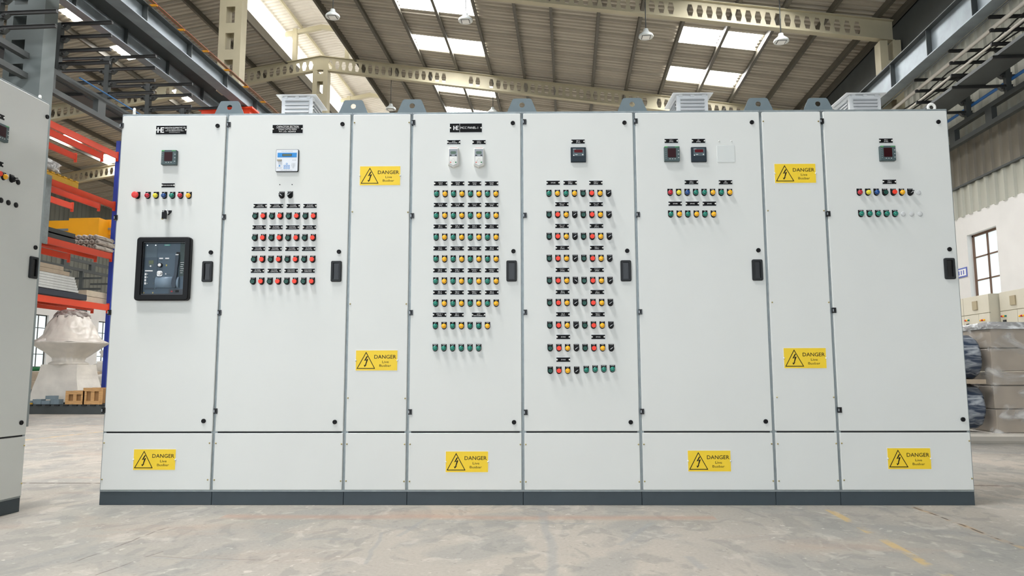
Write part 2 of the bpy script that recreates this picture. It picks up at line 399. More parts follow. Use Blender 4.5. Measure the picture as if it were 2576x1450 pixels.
# rooftop vent
SLOT = mat('slot_grey', (128, 132, 136), .5)
def vent(sec, X, Y0, yl):
    x, z = sec.at(X, Y0, yl); zb = Z_T + .012; hb = z - zb; w, d = .103, .118
    o = None
    b = MB(); b.box(-w, w, 0, 2 * d, 0, hb - .004, FANP)
    n = 6
    for k in range(n):
        zz = .012 + k * (hb - .05) / (n - 1)
        b.loft([[(-w * .75, -.0002, zz + .013), (w * .75, -.0002, zz + .013), (w * .78, -.009, zz), (-w * .78, -.009, zz)]], FANP, False, True)
        b.loft([[(-w * .75, -.0005, zz - .004), (w * .75, -.0005, zz - .004), (w * .78, -.009, zz), (-w * .78, -.009, zz)][::-1]], SLOT, False, True)
        for sx in (-1, 1):
            xs = sx * (w + .0002); xo = sx * (w + .009); a0, a1 = .03, 2 * d - .03
            q = [(xs, a0, zz + .013), (xs, a1, zz + .013), (xo, a1 + .01, zz), (xo, a0 - .01, zz)]
            r = [(xs, a0, zz - .004), (xs, a1, zz - .004), (xo, a1 + .01, zz), (xo, a0 - .01, zz)]
            b.poly(q, FANP); b.poly(r, SLOT)
    v = sec.part(b, 'roof_vent', (x, yl, zb), label='louvred galvanised vent box')
    c = MB(); e = .030; c.box(-w - e, w + e, -e, 2 * d + e, hb - .002, hb + .002, FANP)
    for k in (-.75, 0, .75): c.box(w * k - .013, w * k + .013, -.006, -.0005, hb - .014, hb - .002, FANP)
    c.build('cap', v)
def lug(sec, X, Y0):    # lifting bracket, X centre px, Y0 top px
    yl = .03; x, z = sec.at(X, Y0, yl); zb = Z_T + .016; h = z - zb; b = MB(); wd = .098; t = .052
    P = [(wd, 0)] + [(t + .014 * cos(a) - .002, h - .016 + .016 * sin(a)) for a in [k * pi / 8 for k in range(1, 5)]]
    P += [(-p, q) for p, q in reversed(P)]
    hz = h * .55; r = .0175; N_ = 40; out = []; hole = []
    for k in range(N_):
        a = 2 * pi * k / N_; dx, dz = cos(a), sin(a); best = None
        for (x1, z1), (x2, z2) in zip(P, P[1:] + P[:1]):
            ex, ez = x2 - x1, z2 - z1; den = dx * ez - dz * ex
            if abs(den) < 1e-9: continue
            u = (x1 * ez - (z1 - hz) * ex) / den; v = (x1 * dz - (z1 - hz) * dx) / den
            if u > 0 and -1e-6 <= v <= 1 + 1e-6 and (best is None or u < best): best = u
        out.append((best * dx, hz + best * dz)); hole.append((r * dx, hz + r * dz))
    L = [[(p, y, q) for p, q in src] for y, src in ((.006, out), (0, out), (0, hole), (.006, hole), (.006, out))]
    b.loft(L, LUG, False, False)
    b.box(-wd, wd, -.012, .05, -.003, .003, LUG)
    sec.part(b, 'lifting_bracket', (x, yl, zb), label='slate grey lifting bracket with round hole')
def eyebolt(sec, X, Y, turn):
    x, z = sec.at(X, Y, .08); b = MB(); zb = Z_T + .012; b.vlathe([(.018, 0), (.018, .012), (.010, .016)], 0, 0, WHITEP, 14)
    b.torus((0, 0, z - zb), .022, .0085, WHITEP, 'y'); b.build('eye_bolt', sec.root, (x, .08, zb), label='pale steel eye bolt', rz=turn)

def meter_multi(sec, x0, y0, x1, y1):      # square meter with tall red window
    x, z = sec.at((x0 + x1) / 2, (y0 + y1) / 2, -.015); w = .048; b = MB()
    b.slab(rr(-w, w, -w, w, .003, 2), 0, -.024, METER, .002)
    b.box(-.046, -.028, -.0246, -.0238, .0405, .0455, GRN); b.box(.018, .044, -.0246, -.0238, .0415, .0445, GRN)
    for k in range(3): b.box(.036, .044, -.0246, -.0238, .018 - k * .023, .0205 - k * .023, PLATEW)
    for k in range(6): b.box(-.043, -.0365, -.0246, -.0238, .030 - k * .012, .0308 - k * .012, PLATEW)
    for k in range(3): b.box(-.018 + k * .016, -.011 + k * .016, -.0246, -.0238, -.035, -.0325, PLATEW)
    o = sec.part(b, 'panel_meter', (x, 0, z), label='grey panel meter with dark red display')
    b = MB(); b.slab(rect(-.028, .024, -.025, .034), -.0238, -.0252, LED); b.build('display', o, label='dark red display')
def meter_small(sec, x0, y0, x1, y1):
    x, z = sec.at((x0 + x1) / 2, (y0 + y1) / 2, -.012); w = .048; b = MB()
    b.slab(rr(-w, w, -w, w, .002, 2), 0, -.016, METERD, .003); b.slab(rect(-.035, .036, -.011, .038), -.0158, -.0172, METERB)
    b.box(-.034, -.016, -.0176, -.017, .0335, .0355, PLATEW); b.box(-.020, -.006, -.0176, -.017, -.003, .0, PLATEW)
    b.box(-.033, -.0265, -.0176, -.017, -.009, -.003, PLATEW)
    b.lathe([(.0045, -.017), (.004, -.0195)], .027, -.002, WHITEP, 12)
    o = sec.part(b, 'ammeter', (x, 0, z), label='slate digital ammeter with red display')
    b = MB(); b.slab(rect(-.026, .026, .012, .031), -.0171, -.0180, LEDR); b.build('display', o, label='red display')
def keypad(sec, X, Y):
    x, z = sec.at(X, Y, -.02); b = MB()
    f = lambda i=0: [(.033 - i, .062 - i), (-.033 + i, .062 - i), (-.033 + i, -.046 + i), (-.001, -.064 + i * 1.2), (.033 - i, -.046 + i)]
    b.loft([[(p, 0, q) for p, q in f()], [(p, -.026, q) for p, q in f()], [(p, -.032, q) for p, q in f(.005)]], WHITEP)
    g = lambda: [(.0265, .054), (-.0265, .054), (-.0265, -.042), (0, -.055), (.0265, -.042)]
    b.loft([[(p, -.0318, q) for p, q in g()], [(p, -.0326, q) for p, q in g()]], SILV)
    g2 = [(.022, .006), (-.022, .006), (-.024, -.0), (-.024, -.040), (0, -.052), (.024, -.040), (.024, 0)]
    b.loft([[(p, -.0325, q) for p, q in g2], [(p, -.0334, q) for p, q in g2]], WHITEP)
    for (kx, kz) in ((0, -.004), (-.012, -.015), (.012, -.015), (0, -.026)): b.slab(rr(kx - .0055, kx + .0055, kz - .0048, kz + .0048, .001, 1), -.0333, -.0352, WHITEP, .0006)
    b.slab(rr(-.021, -.012, -.036, -.029, .001, 1), -.0333, -.0345, mat('key_red', (220, 120, 110), .5)); b.slab(rr(.012, .021, -.036, -.029, .001, 1), -.0333, -.0345, GREENC)
    b.slab(rr(-.022, -.010, .010, .016, .001, 1), -.0325, -.034, CHAR); b.slab(rr(.010, .022, .010, .016, .001, 1), -.0325, -.034, CHAR)
    b.box(-.026, .026, -.012, 0, .064, .070, WHITEP); b.box(-.023, .023, -.0125, -.0118, .0655, .0685, mat('led_strip', (200, 120, 108), .5))
    o = sec.part(b, 'drive_keypad', (x, 0, z), label='white drive keypad with small screen')
    b = MB(); b.slab(rr(-.018, .018, .022, .040, .006), -.0325, -.0336, LCD2); b.build('display', o, label='greenish display')

# ------------------------------------------------------------------ the eight sections
XB = [0, .689, 1.4943, 1.8807, 2.5867, 3.3045, 4.1102, 4.4992, 5.3]
NM = ['pale grey cabinet with breaker window and round key switch, leftmost of the long switchboard',
      'pale grey cabinet with CAPACITOR SECTION plate and a grid of red and green buttons',
      'narrow blank pale grey cabinet with two danger signs, left of the MCC PANEL-1 cabinet',
      'pale grey cabinet with MCC PANEL-1 plate, two white keypads and green amber lamps',
      'pale grey cabinet with nine rows of buttons, lamps and selector knobs, right of the keypads',
      'pale grey cabinet with two meters beside a square blanking plate',
      'narrow blank pale grey cabinet with two danger signs, right of the square blanking plate',
      'pale grey cabinet with one meter and white blanking plugs, rightmost of the long switchboard']
S = [Section(FR, XB[i], XB[i + 1], NM[i]) for i in range(8)]
A, B, C, D, E_, F_, G, Hh = S
# A
A.locks([(546.5, 316), (529.5, 635), (511, 1060)]); A.handle(508, 657, 534.8, 710)
A.hinges([(306, 316), (291, 547.6), (275, 786.6), (260, 1033)])
for k, X in zip('ERYBGRA', (342.7, 369, 389.7, 410.5, 431, 451.7, 472.5)): A.dev(k, X, 491.6)
A.tag(423, 466.6, ['MAIN INCOMER'])
meter_multi(A, 404, 376, 447.6, 417.5)
def he_logo(b, x, z, h, y=-.003):
    u = h / 5; t = h * .23
    def q(x0, x1, z0, z1): b.poly([(x + x0, y, z + z0), (x + x1, y, z + z0), (x + x1, y, z + z1), (x + x0, y, z + z1)], PLATEW)
    q(-h * .62, -h * .62 + t, -h / 2, h / 2); q(-h * .08, -h * .08 + t, -h / 2, h / 2); q(-h * .62, h * .5, -t * .42, t * .42)
    q(-h * .08, h * .58, h / 2 - t * .8, h / 2); q(-h * .08, h * .58, -h / 2, -h / 2 + t * .8)
x, z = A.at(431.3, 327.5)
nameplate(A.root, x, z, .196, .056, ['HINDUSTAN EQUIPMENT PVT. LTD.', 'PLOT NO. B-86,SECTOR-2,CHAKAN ROAD', 'MIDC AREA, BARAMATI 413133, INDIA', 'www.hindustanequipment.in'], 'maker_plate',
          [(.0115, .014, .134, .026), (.0052, .0015, .098, .022), (.0052, -.006, .118, .022), (.0052, -.0145, .072, .022)], extra=lambda b: he_logo(b, -.067, 0, .036))
# key switch
x, z = A.at(417, 534, -.02); b = MB()
b.loft([[(p, 0, q) for p, q in ((.029, .014), (-.029, .014), (-.026, .002), (-.012, -.014), (.012, -.014), (.026, .002))], [(p, -.008, q) for p, q in ((.029, .014), (-.029, .014), (-.026, .002), (-.012, -.014), (.012, -.014), (.026, .002))]], BLK)
ks = A.part(b, 'key_switch', (x, 0, z), label='key switch with chrome ring and black key')
b = MB(); b.lathe([(.0155, -.008), (.0155, -.026), (.013, -.028), (.011, -.028), (.010, -.022)], 0, 0, CHROME, 22, mcap=BLK); b.build('lock_barrel', ks, label='chrome barrel')
b = MB(); b.box(-.0125, .0125, -.045, -.028, -.046, -.004, BLK); b.box(-.016, -.008, -.042, -.030, -.050, -.045, BRASS); b.build('key', ks, label='black key')
# breaker window
x, z = A.at(410.6, 676.5, -.02)
fw, fh = .1705, .2005
acb = MB(); acb.ring(rr(-fw, fw, -fh, fh, .02, 5), rr(-.135, .137, -.166, .171, .004, 5), 0, -.034, BLK, .006)
acb.ring(rr(-.1352, .1372, -.1662, .1712, .004, 5), rr(-.129, .131, -.158, .165, .003, 5), -.002, -.024, BLK2)
fr_ = A.part(acb, 'breaker_window', (x, 0, z), label='black framed window over the air circuit breaker')
b = MB(); b.poly([(-.130, -.0235, -.159), (.132, -.0235, -.159), (.132, -.0235, .166), (-.130, -.0235, .166)], GLASS); b.build('glass_pane', fr_, label='clear pane')
b = MB()
b.slab(rect(-.129, .131, -.158, .165), 0, -.004, ACBG); b.slab(rect(.094, .131, -.046, .165), -.004, -.0048, ACBS)
b.slab(rect(-.121, -.045, -.13, .072), -.004, -.0065, mat('breaker_trip_unit', (64, 82, 96), .45)); b.slab(rect(-.129, -.05, .074, .165), -.004, -.005, mat('breaker_upper', (88, 106, 118), .5))
b.slab(rect(-.008, .028, .148, .158), -.004, -.0055, TEAL); b.text('SIEMENS', .010, .153, .0055, -.0058, PLATEW, width=.030, bold=.01)
b.slab(rect(-.100, -.070, .032, .055), -.006, -.008, LCD); b.slab(rect(-.105, -.066, .018, .031), -.006, -.0075, METERB)
b.lathe([(.006, -.006), (.005, -.009)], -.087, .019, PLATEW, 12)
b.box(-.121, -.072, -.0085, -.006, -.015, -.007, PLATEW)
for k in range(4):
    zz = -.032 - k * .0195; b.box(-.121, -.110, -.0085, -.006, zz - .007, zz + .007, PLATEW)
    if k != 2: b.box(-.108, -.098, -.0085, -.006, zz - .005, zz + .005, METERB); b.box(-.105, -.101, -.009, -.0084, zz - .002, zz + .002, PLATEW)
    if k % 2: b.box(-.068, -.058, -.0085, -.006, zz - .004, zz + .004, METERB)
b.box(-.118, -.060, -.009, -.004, -.125, -.118, ACBD)
for q in ((-.115, .152), (-.062, .152), (-.122, -.15), (-.065, -.15)): b.lathe([(.005, -.004), (.004, -.007)], q[0], q[1], BRASS if q[1] < 0 else CHROME, 10)
for xx in (-.036, .002): b.box(xx, xx + .024, -.0058, -.004, .064, .072, PLATEW); b.box(xx + .002, xx + .018, -.0058, -.004, .055, .058, METERB)
b.box(.008, .016, -.0058, -.004, .018, .030, mat('spring_icon', (190, 180, 110), .5)); b.poly([(.006, -.0058, -.034), (.015, -.0058, -.034), (.0105, -.0058, -.024)], PLATEW)
b.box(.019, .038, -.0058, -.004, -.033, -.031, METERB)
for k in range(14): b.box(.098, .104 + .018 * ((k * 7) % 5) / 5, -.0054, -.0048, .150 - k * .0075, .151 - k * .0075, METERB)
for k in range(6): b.box(.099 + .003 * (k % 2), .124 - .004 * (k % 3), -.0054, -.0048, .040 - k * .013, .0425 - k * .013, PLATEW)
b.slab(rect(.036, .131, -.154, -.128), -.004, -.0075, mat('breaker_counter', (70, 76, 84), .5)); b.box(.050, .060, -.0085, -.0075, -.146, -.138, mat('led_red', (190, 40, 50), .4)); b.box(.078, .100, -.0085, -.0075, -.148, -.134, BLK)
brk = b.build('breaker_face', fr_, label='blue grey breaker face')
b = MB(); b.lathe([(.014, -.004), (.014, -.016), (.011, -.018)], -.026, .024, BLK, 20); b.lathe([(.0105, -.0175), (.010, -.020), (.005, -.0195)], -.026, .024, PLATEW, 18); b.build('push_button', fr_, label='round white button')
b = MB(); b.slab(rr(-.046, -.010, -.047, -.010, .010, 3), -.004, -.008, CHROME, .002); b.lathe([(.014, -.008), (.013, -.016), (.010, -.018), (.006, -.018)], -.028, -.028, PLATEW, 20); b.build('push_button', fr_, label='round button in a chrome plate')
b = MB()
for x0_, x1_ in ((-.050, .056), (.080, .098)):
    pr_ = [(-.004 - .015 * sin(a), -.085 + .036 * cos(a)) for a in [k * pi / 10 for k in range(11)]]
    b.loft([[(x0_, y, q) for y, q in pr_], [(x1_, y, q) for y, q in pr_]], ACBL, True, True, True)
b.build('charging_drum', fr_, label='pale blue drum')
b = MB(); zs = [.092, .075, .04, 0, -.04, -.07, -.095, -.12]; xs = [.084, .083, .082, .080, .078, .070, .068, .072]
L = [[(x_ - w_, -.006, q), (x_ - w_, -.021, q), (x_ + w_, -.021, q), (x_ + w_, -.006, q)] for q, x_, w_ in zip(zs, xs, (.009, .011, .010, .008, .009, .013, .013, .010))]
b.box(.071, .095, -.0055, -.004, .085, .108, DARK); b.loft(L, ACBD, True, True); b.box(.074, .093, -.0215, -.006, .086, .092, PLATEW); b.build('charging_handle', fr_, label='dark charging handle')
A.danger(388.5, 1157)
A.screws([(254, 1115), (251, 1207), (526.5, 1115.5), (522, 1208)])
# B
x, z = B.at(723.8, 325)
nameplate(B.root, x, z, .194, .054, ['CAPACITOR SECTION', 'SONAI CATTLE FEEDS', 'PVT. LTD.- INDAPUR'], 'section_plate', [(.0125, .0155, .142, None), (.0095, -.003, .118, None), (.0095, -.0175, .108, None)],
          extra=lambda b: b.poly([(-.075, -.003, .0055), (.075, -.003, .0055), (.075, -.003, .0066), (-.075, -.003, .0066)], PLATEW))
B.locks([(861, 311.6), (852, 633.3), (841.5, 1062.5)]); B.handle(832.3, 656.4, 859, 709.4)
B.hinges([(575.5, 313.5), (563.5, 546), (552, 787), (542, 1035)])
x, z = B.at(722.5, 404.4, -.008); b = MB(); b.slab(rr(-.072, .072, -.073, .073, .006, 3), 0, -.012, BLK, .001); b.slab(rr(-.0695, .0695, -.0705, .0705, .005, 3), -.011, -.0135, mat('controller_face', (228, 232, 238), .4))
b.slab(rect(-.061, .062, .020, .050), -.0134, -.0145, BLUEP)
b.text('Power Factor Controller', 0, .060, .004, -.0137, CHAR, width=.072); b.text('Power Quality Solutions', 0, -.064, .004, -.0137, CHAR, width=.074); b.text('BR 6000', .047, .002, .0036, -.0137, CHAR, width=.024); b.text('EPCOS', -.047, -.049, .004, -.0137, CHAR, width=.03)
for (kx, kz) in ((0, -.022), (-.014, -.036), (0, -.036), (.014, -.036), (-.014, -.050), (0, -.050), (.014, -.050)):
    b.slab(rect(kx - .005, kx + .005, kz - .005, kz + .005), -.0134, -.0146, BLUEP); b.slab(rect(kx - .0025, kx + .0025, kz - .0025, kz + .0025), -.0145, -.0149, PLATEW)
for k in range(4):
    for j in range(12 if k in (1, 2) else 8): b.box(.030 + k * .007, .0325 + k * .007, -.0139, -.0134, -.020 - j * .0028, -.0188 - j * .0028, CHAR if k in (1, 2) else SILV)
b.poly([(-.053, -.0138, -.040), (-.040, -.0138, -.040), (-.046, -.0138, -.026)], BLUEP)
pf = B.part(b, 'power_factor_controller', (x, 0, z), label='white controller with blue band and keys')
b = MB(); b.slab(rect(-.031, .031, .027, .043), -.0144, -.0152, mat('lcd_bezel', (30, 60, 90), .3)); b.slab(rect(-.027, .027, .030, .040), -.0151, -.0155, LCD); b.build('display', pf, label='olive text display')
b = MB(); b.box(-.061, -.034, -.024, -.0134, -.004, .006, mat('port_beige', (176, 166, 146), .4, .4)); b.build('serial_port', pf, label='metal serial port')
for X, Y in ((703.5, 464.5), (734.5, 464.3)): B.inst('mounting_hole', m_lathe('mounting_hole', [(.0035, 0), (.0033, -.0012)], DARK, 10), X, Y)
B.dev('T', 707, 490.7, 'AUTO-MAN'); B.dev('S', 728, 490, 'ON-OFF')
rows = [(518.4, (654.5, 695.6, 737.8, 779.8), 543.5, (640.6, 788.1), (2, 5, 10, 10)), (572.3, (652, 694.2, 735.8, 778.3), 598.3, (639.5, 786.3), (10, 12, 15, 20)),
        (626.5, (649.9, 692.1, 734.5, 776.4), 652.8, (637.4, 784.8), (20, 20, 25, 25)), (681.6, (647.9, 690, 732.4, 774.9), 708.1, (634.7, 783.5), (25, 25, '2X25', '2X25'))]
for yp, xs, yl, (a, c), kv in rows:
    for X, k in zip(xs, kv): B.tag(X, yp, ['%s KVAR' % k, 'CAPACITOR'])
    for i in range(8): B.dev('gr'[i % 2], a + (c - a) * i / 7, yl)
vent(B, 748, 242.5, .16)
B.screws([(539, 1116), (535, 1208.5), (861, 1118), (858, 1211)])
# C
C.danger(956, 442.3); C.danger(947.3, 907.3)
C.screws([(888, 308.5), (1029, 308), (882, 533), (1026, 534), (877, 765), (1022, 765), (871, 1002), (1019, 1003), (869, 1118), (1017.5, 1118.5), (867.5, 1211), (1016, 1212)])
# D
x, z = D.at(1172, 322.2)
def _d(b):
    he_logo(b, -.063, 0, .028); b.poly([(-.040, -.003, -.0285), (-.0385, -.003, -.0285), (-.0385, -.003, .0285), (-.040, -.003, .0285)], PLATEW)
nameplate(D.root, x, z, .205, .057, ['MCC PANEL-1'], 'section_plate', [(.0145, .001, .112, .022)], extra=_d)
D.tag(1141.5, 357.8, ['AUTO', 'BACTCHING -1']); D.tag(1205, 357.8, ['HMF-1', '(M45)'])
keypad(D, 1140.6, 397.5); keypad(D, 1204.8, 397.5)
g1 = [(461.9, (1108.5, 1151.4, 1193.9, 1236.7), 487.7, (1097.7, 1247.4), [('ICC1A', '(M1)'), ('ICC1B', '(M2)'), ('ICC1C', '(M3)'), ('ICC1D', '(M4)')]),
      (515.8, (1108.2, 1150.9, 1193.8, 1236.8), 542.3, (1096.9, 1247.7), [('ICCC1A', '(M5)'), ('ICCC1B', '(M6)'), ('ICCC1C', '(M7)'), ('ICCC1D', '(M8)')]),
      (570.3, (1107.5, 1150.4, 1193.6, 1236.8), 597, (1096.4, 1247.8), [('BE 1', '(M17)'), ('TJR-1', '(M18)'), ('DSC 1', '(M21)'), ('RO-1', '(M23)')]),
      (625.4, (1107.2, 1150.2, 1193.6, 1237), 652.2, (1096.1, 1247.9), [('RO-3', '(M25)'), ('BTCC 1', '(M41)'), ('BTCC 2', '(M42)'), ('BE 3', '(M43)')]),
      (680.7, (1106.7, 1150.2, 1193.4, 1237), 707.7, (1095.4, 1247.9), [('TJR-3', '(M44)'), ('HMF 1', '(M45)'), ('HMASP 1', '(M47)'), ('HMDSC 1', '(M48)')]),
      (736.2, (1106.5, 1149.9, 1193.4, 1237.1), 763.8, (1095.3, 1247.9), [('BE 4', '(M53)'), ('TJR-4', '(M54)'), ('SSDC 1', '(M56)'), ('BE 5', '(M57)')])]
for yp, xs, yl, (a, c), tx in g1:
    for X, t in zip(xs, tx): D.tag(X, yp, list(t))
    for i in range(8): D.dev('GA'[i % 2], a + (c - a) * i / 7, yl)
for X, t in ((1105.7, ['PBFCC 1', '(M50)']), (1149.4, ['GP-1', '(M51)']), (1204, ['AUTO', 'BACTCHING -1'])): D.tag(X, 792.5, t)
for k, i in zip('GAGAGGA', range(7)): D.dev(k, 1094.4 + i * 21.93, 820.6, 'AUTO' if i == 4 else 'MANUAL' if i == 5 else '')
for i in range(6): D.dev('G', 1094 + i * 21.95, 876.6, 'SPARE|ON')
D.locks([(1290, 309), (1291.5, 632), (1293, 1063)]); D.handle(1274, 655, 1300, 709)
D.hinges([(1040, 308.3), (1037, 543), (1034, 787), (1031.5, 1037)]); D.danger(1174.5, 1162.5)
D.screws([(1029, 1118.5), (1028.5, 1212), (1313, 1119), (1313, 1213)])
# E
E_.tag(1454.3, 356.4, ['BP-1', '(M63)']); meter_small(E_, 1434.5, 368.8, 1475.4, 409.7)
E_.tag(1391.5, 460.2, ['SPARE']); E_.tag(1434.3, 460.2, ['MDP-1', '(M58)']); E_.tag(1498.9, 460.2, ['PMF 1', '(M59)'])
for k, i in zip('GAGAgrAS', range(8)): E_.dev(k, 1381.1 + i * 21.5, 486.4)
g2 = [(514.2, 1413.5, 1499.8, 540.2, 1381.4, 1532.6, ('PC 1.1', '(M60)'), ('PC 1.2', '(M61)')), (568.9, 1413.7, 1500.6, 595.1, 1381.7, 1533.5, ('PC 1.3', '(M62)'), ('CF 1', '(M64)')),
      (623.9, 1414.5, 1501.4, 650.6, 1382, 1534.5, ('BF 1', '(M65)'), ('RAL 1', '(M67)')), (679.5, 1414.8, 1501.9, 706.5, 1382.4, 1535.4, ('PCFC 1', '(M68)'), ('PCDC-1', '(M69)')),
      (735.2, 1415.3, 1502.7, 762.3, 1382.9, 1536.2, ('BE 6', '(M79)'), ('VS 1', '(M80)')), (791.3, 1416.2, 1504, 819.2, 1383.4, 1537.6, ('VS 2', '(M81)'), ('RCC 1', '(M82)')),
      (848.2, 1416.9, 1504.9, 876.6, 1384.2, 1538.5, ('SPARE',), ('SPARE',))]
for n, (yp, xa, xb, yl, a, c, t1, t2) in enumerate(g2):
    E_.tag(xa, yp, list(t1)); E_.tag(xb, yp, list(t2))
    for i in range(8):
        k = 'grAS'[i % 4]
        if n == 3 and i == 3: k = 'T'
        E_.dev(k, a + (c - a) * i / 7, yl)
E_.tag(1417, 905.4, ['SPARE'])
for k, X in zip('grAS', (1384.5, 1406.2, 1428.5, 1451.1)): E_.dev(k, X, 933.3)
for X, Y in ((1475.5, 931.5), (1497.7, 930.3), (1519.7, 929.8), (1541.4, 929.4)): E_.dev('G', X, Y, 'SPARE')
E_.locks([(1571, 308), (1578, 631), (1587, 1063)]); E_.handle(1562, 655, 1587, 708)
E_.hinges([(1319.5, 306.5), (1320.5, 542), (1321.5, 786), (1322.5, 1038)])
E_.screws([(1321, 1119), (1321.5, 1213), (1609.5, 1119), (1612, 1213)])
# F
F_.tag(1688.7, 354.7, ['HM-1', '(M46)']); F_.tag(1757, 354.7, ['BM', '(M50)'])
meter_multi(F_, 1669.7, 366.2, 1710.8, 409); meter_small(F_, 1737.3, 368.4, 1779.2, 409)
x, z = F_.at(1826.2, 387.4, -.002); b = MB(); b.slab(rr(-.056, .056, -.055, .055, .004, 2), 0, -.003, mat('blank_plate', (216, 220, 218), .5), .001); F_.part(b, 'blanking_plate', (x, 0, z))
for X in (1809, 1840): F_.inst('rivet', RIVET, X, 355)
F_.tag(1739.2, 458.8, ['HM-1', '(M46)']); F_.tag(1825.2, 458.8, ['BM', '(M50)'])
for k, i in zip('RYBGGAGA', range(8)): F_.dev(k, 1687 + i * 21.46, 483.9)
for X in (1698.6, 1741.8, 1784.6): F_.tag(X, 512.7, ['SPARE'])
for i in range(6): F_.dev('GA'[i % 2], 1688.5 + i * 21.56, 538.6)
F_.locks([(1892, 307), (1908.5, 629.5), (1927, 1061)]); F_.handle(1892, 653, 1919, 706)
F_.hinges([(1599.5, 304.5), (1605.5, 540), (1611, 785), (1616, 1036)]); F_.danger(1784.5, 1160.5); vent(F_, 1741, 238, .16)
F_.screws([(1619, 1118.5), (1622, 1212), (1947, 1117.5), (1949.5, 1211)])
# G
G.danger(2000.5, 436.3); G.danger(2025.3, 901.5)
G.screws([(1919, 305), (2059, 305), (1932, 530), (2073, 530), (1943, 761), (2089, 761), (1955, 1000), (2101, 1000), (1957, 1117.5), (2107, 1116.5), (1960, 1211), (2112, 1210)])
# H
Hh.tag(2228.7, 354, ['PM-1', '(M83)']); meter_multi(Hh, 2210.5, 365.4, 2255.4, 406.9); Hh.tag(2237.4, 457.6, ['PM-1', '(M83)'])
for k, i in zip('RYBgrASP', range(8)): Hh.dev(k, 2164.9 + i * 21.33, 483.4)
for k, i in zip('GGGGGPPP', range(8)): Hh.dev(k, 2168.7 + i * 21.4, 537.4, 'SPARE' if k == 'G' else '')
Hh.locks([(2362, 306), (2390, 627), (2424, 1056)]); Hh.handle(2377, 650, 2402, 702)
Hh.hinges([(2068, 304.5), (2084.5, 538), (2099, 781), (2113, 1032)]); Hh.danger(2287.5, 1154.5); vent(Hh, 2175, 238, .16)
Hh.screws([(2118, 1116), (2124, 1209), (2448, 1110), (2454, 1205)])
for sec, X, Y in ((A, 578, 254.5), (B, 889, 252), (C, 1037, 250), (D, 1313, 248), (E_, 1590, 246.5), (F_, 1907, 246.5), (G, 2057, 246.5)): lug(sec, X, Y)
eyebolt(A, 338, 283, radians(119)); eyebolt(Hh, 2343, 270.5, 0)
# left switchboard, end-on at the frame edge
LS = Section(FL, 0, .8, 'pale grey cabinet turned sideways at the left edge, with black blanking plugs')
LS.locks([(121, 294), (91.5, 623), (56, 1064)]); LS.handle(73, 645, 97, 702)
meter_multi(LS, -16, 311, 22, 355)
for k, X, Y in (('r', -1, 437), ('A', 15.5, 445), ('S', 36, 451), ('Q', 52.3, 458.5)): LS.dev(k, X, Y)
for X, Y in ((9.5, 504), (28, 510), (47, 516)): LS.dev('Q', X, Y)
LS.tag(-3, 291, ['SPARE']); LS.tag(-6, 410, ['SPARE'])
LS.screws([(65.5, 1121), (58.5, 1216)]); eyebolt(LS, 100, 251, radians(39))

# ------------------------------------------------------------------ the hall
ZR, XR, SL = 11.31, -8.06, .155        # ridge height of the roof sheet, ridge x, slope
XE, XWL, XWR = 7.6, -23.0, 8.3         # right eave, left wall, right wall
Y0, Y1 = -15.0, 50.0
def zroof(x): return ZR + .09 - SL * abs(x - XR)
MON0, MON1 = -9.2, -6.9               # opening of the ridge monitor
# skylight rows: (x spans, y spans)
SKYX = [(-4.52, -3.54), (-3.46, -2.46), (3.0, 4.0), (4.08, 5.0), (-13.6, -12.6), (-19.3, -18.5)]
SKY = []
for base in range(-3, 6):
    y = 18.3 + 6.0 * base
    for yy in (y, y + 2.55):
        for j, (a, c) in enumerate(SKYX):
            if j in (2, 3) and yy < 12: continue
            o_ = .2 if j < 2 else .8 if j == 4 else -1.1 if j == 5 else 0
            SKY.append((a, c, yy - o_, yy + .92 - o_))
def roof_side(x0, x1):
    b = MB(); pitch = .19; n = int((Y1 - Y0) / pitch)
    prof = ((0, 0), (.09, 0), (.115, .042), (.165, .042))
    ys = []
    for k in range(n):
        for dy, dz in prof: ys.append((Y0 + k * pitch + dy, dz - (.03 if k % 4 == 0 and dy < .01 else 0)))
    lo, hi = min(x0, x1), max(x0, x1)
    for i in range(len(ys) - 1):
        (ya, da), (yb, db) = ys[i], ys[i + 1]; ym = (ya + yb) / 2
        cuts = sorted([(a, c) for a, c, s0, s1 in SKY if s0 < ym < s1 and a > lo and c < hi])
        x = lo; spans = []
        for a, c in cuts: spans.append((x, a)); x = c
        spans.append((x, hi))
        for a, c in spans:
            b.poly([(a, ya, zroof(a) + da), (c, ya, zroof(c) + da), (c, yb, zroof(c) + db), (a, yb, zroof(a) + db)], ROOF)
    return b
b = roof_side(MON1, XE); bl = roof_side(XWL, MON0)
off = len(b.v); b.v += bl.v; b.f += [tuple(i + off for i in f) for f in bl.f]; b.m += bl.m; b.sm += bl.sm
struct('ceiling', b)
# skylights
wi = 1
for a, c, s0, s1 in SKY:
    b = MB(); b.loft([[(a - .02, s0 - .03, zroof(a) + .004), (c + .02, s0 - .03, zroof(c) + .004), (c + .02, s1 + .03, zroof(c) + .004), (a - .02, s1 + .03, zroof(a) + .004)],
                      [(a - .02, s0 - .03, zroof(a) + .012), (c + .02, s0 - .03, zroof(c) + .012), (c + .02, s1 + .03, zroof(c) + .012), (a - .02, s1 + .03, zroof(a) + .012)]], SKYM if s0 < 4 and a > -8 else SKYF, True, True)
    struct('window_%d' % wi, b); wi += 1
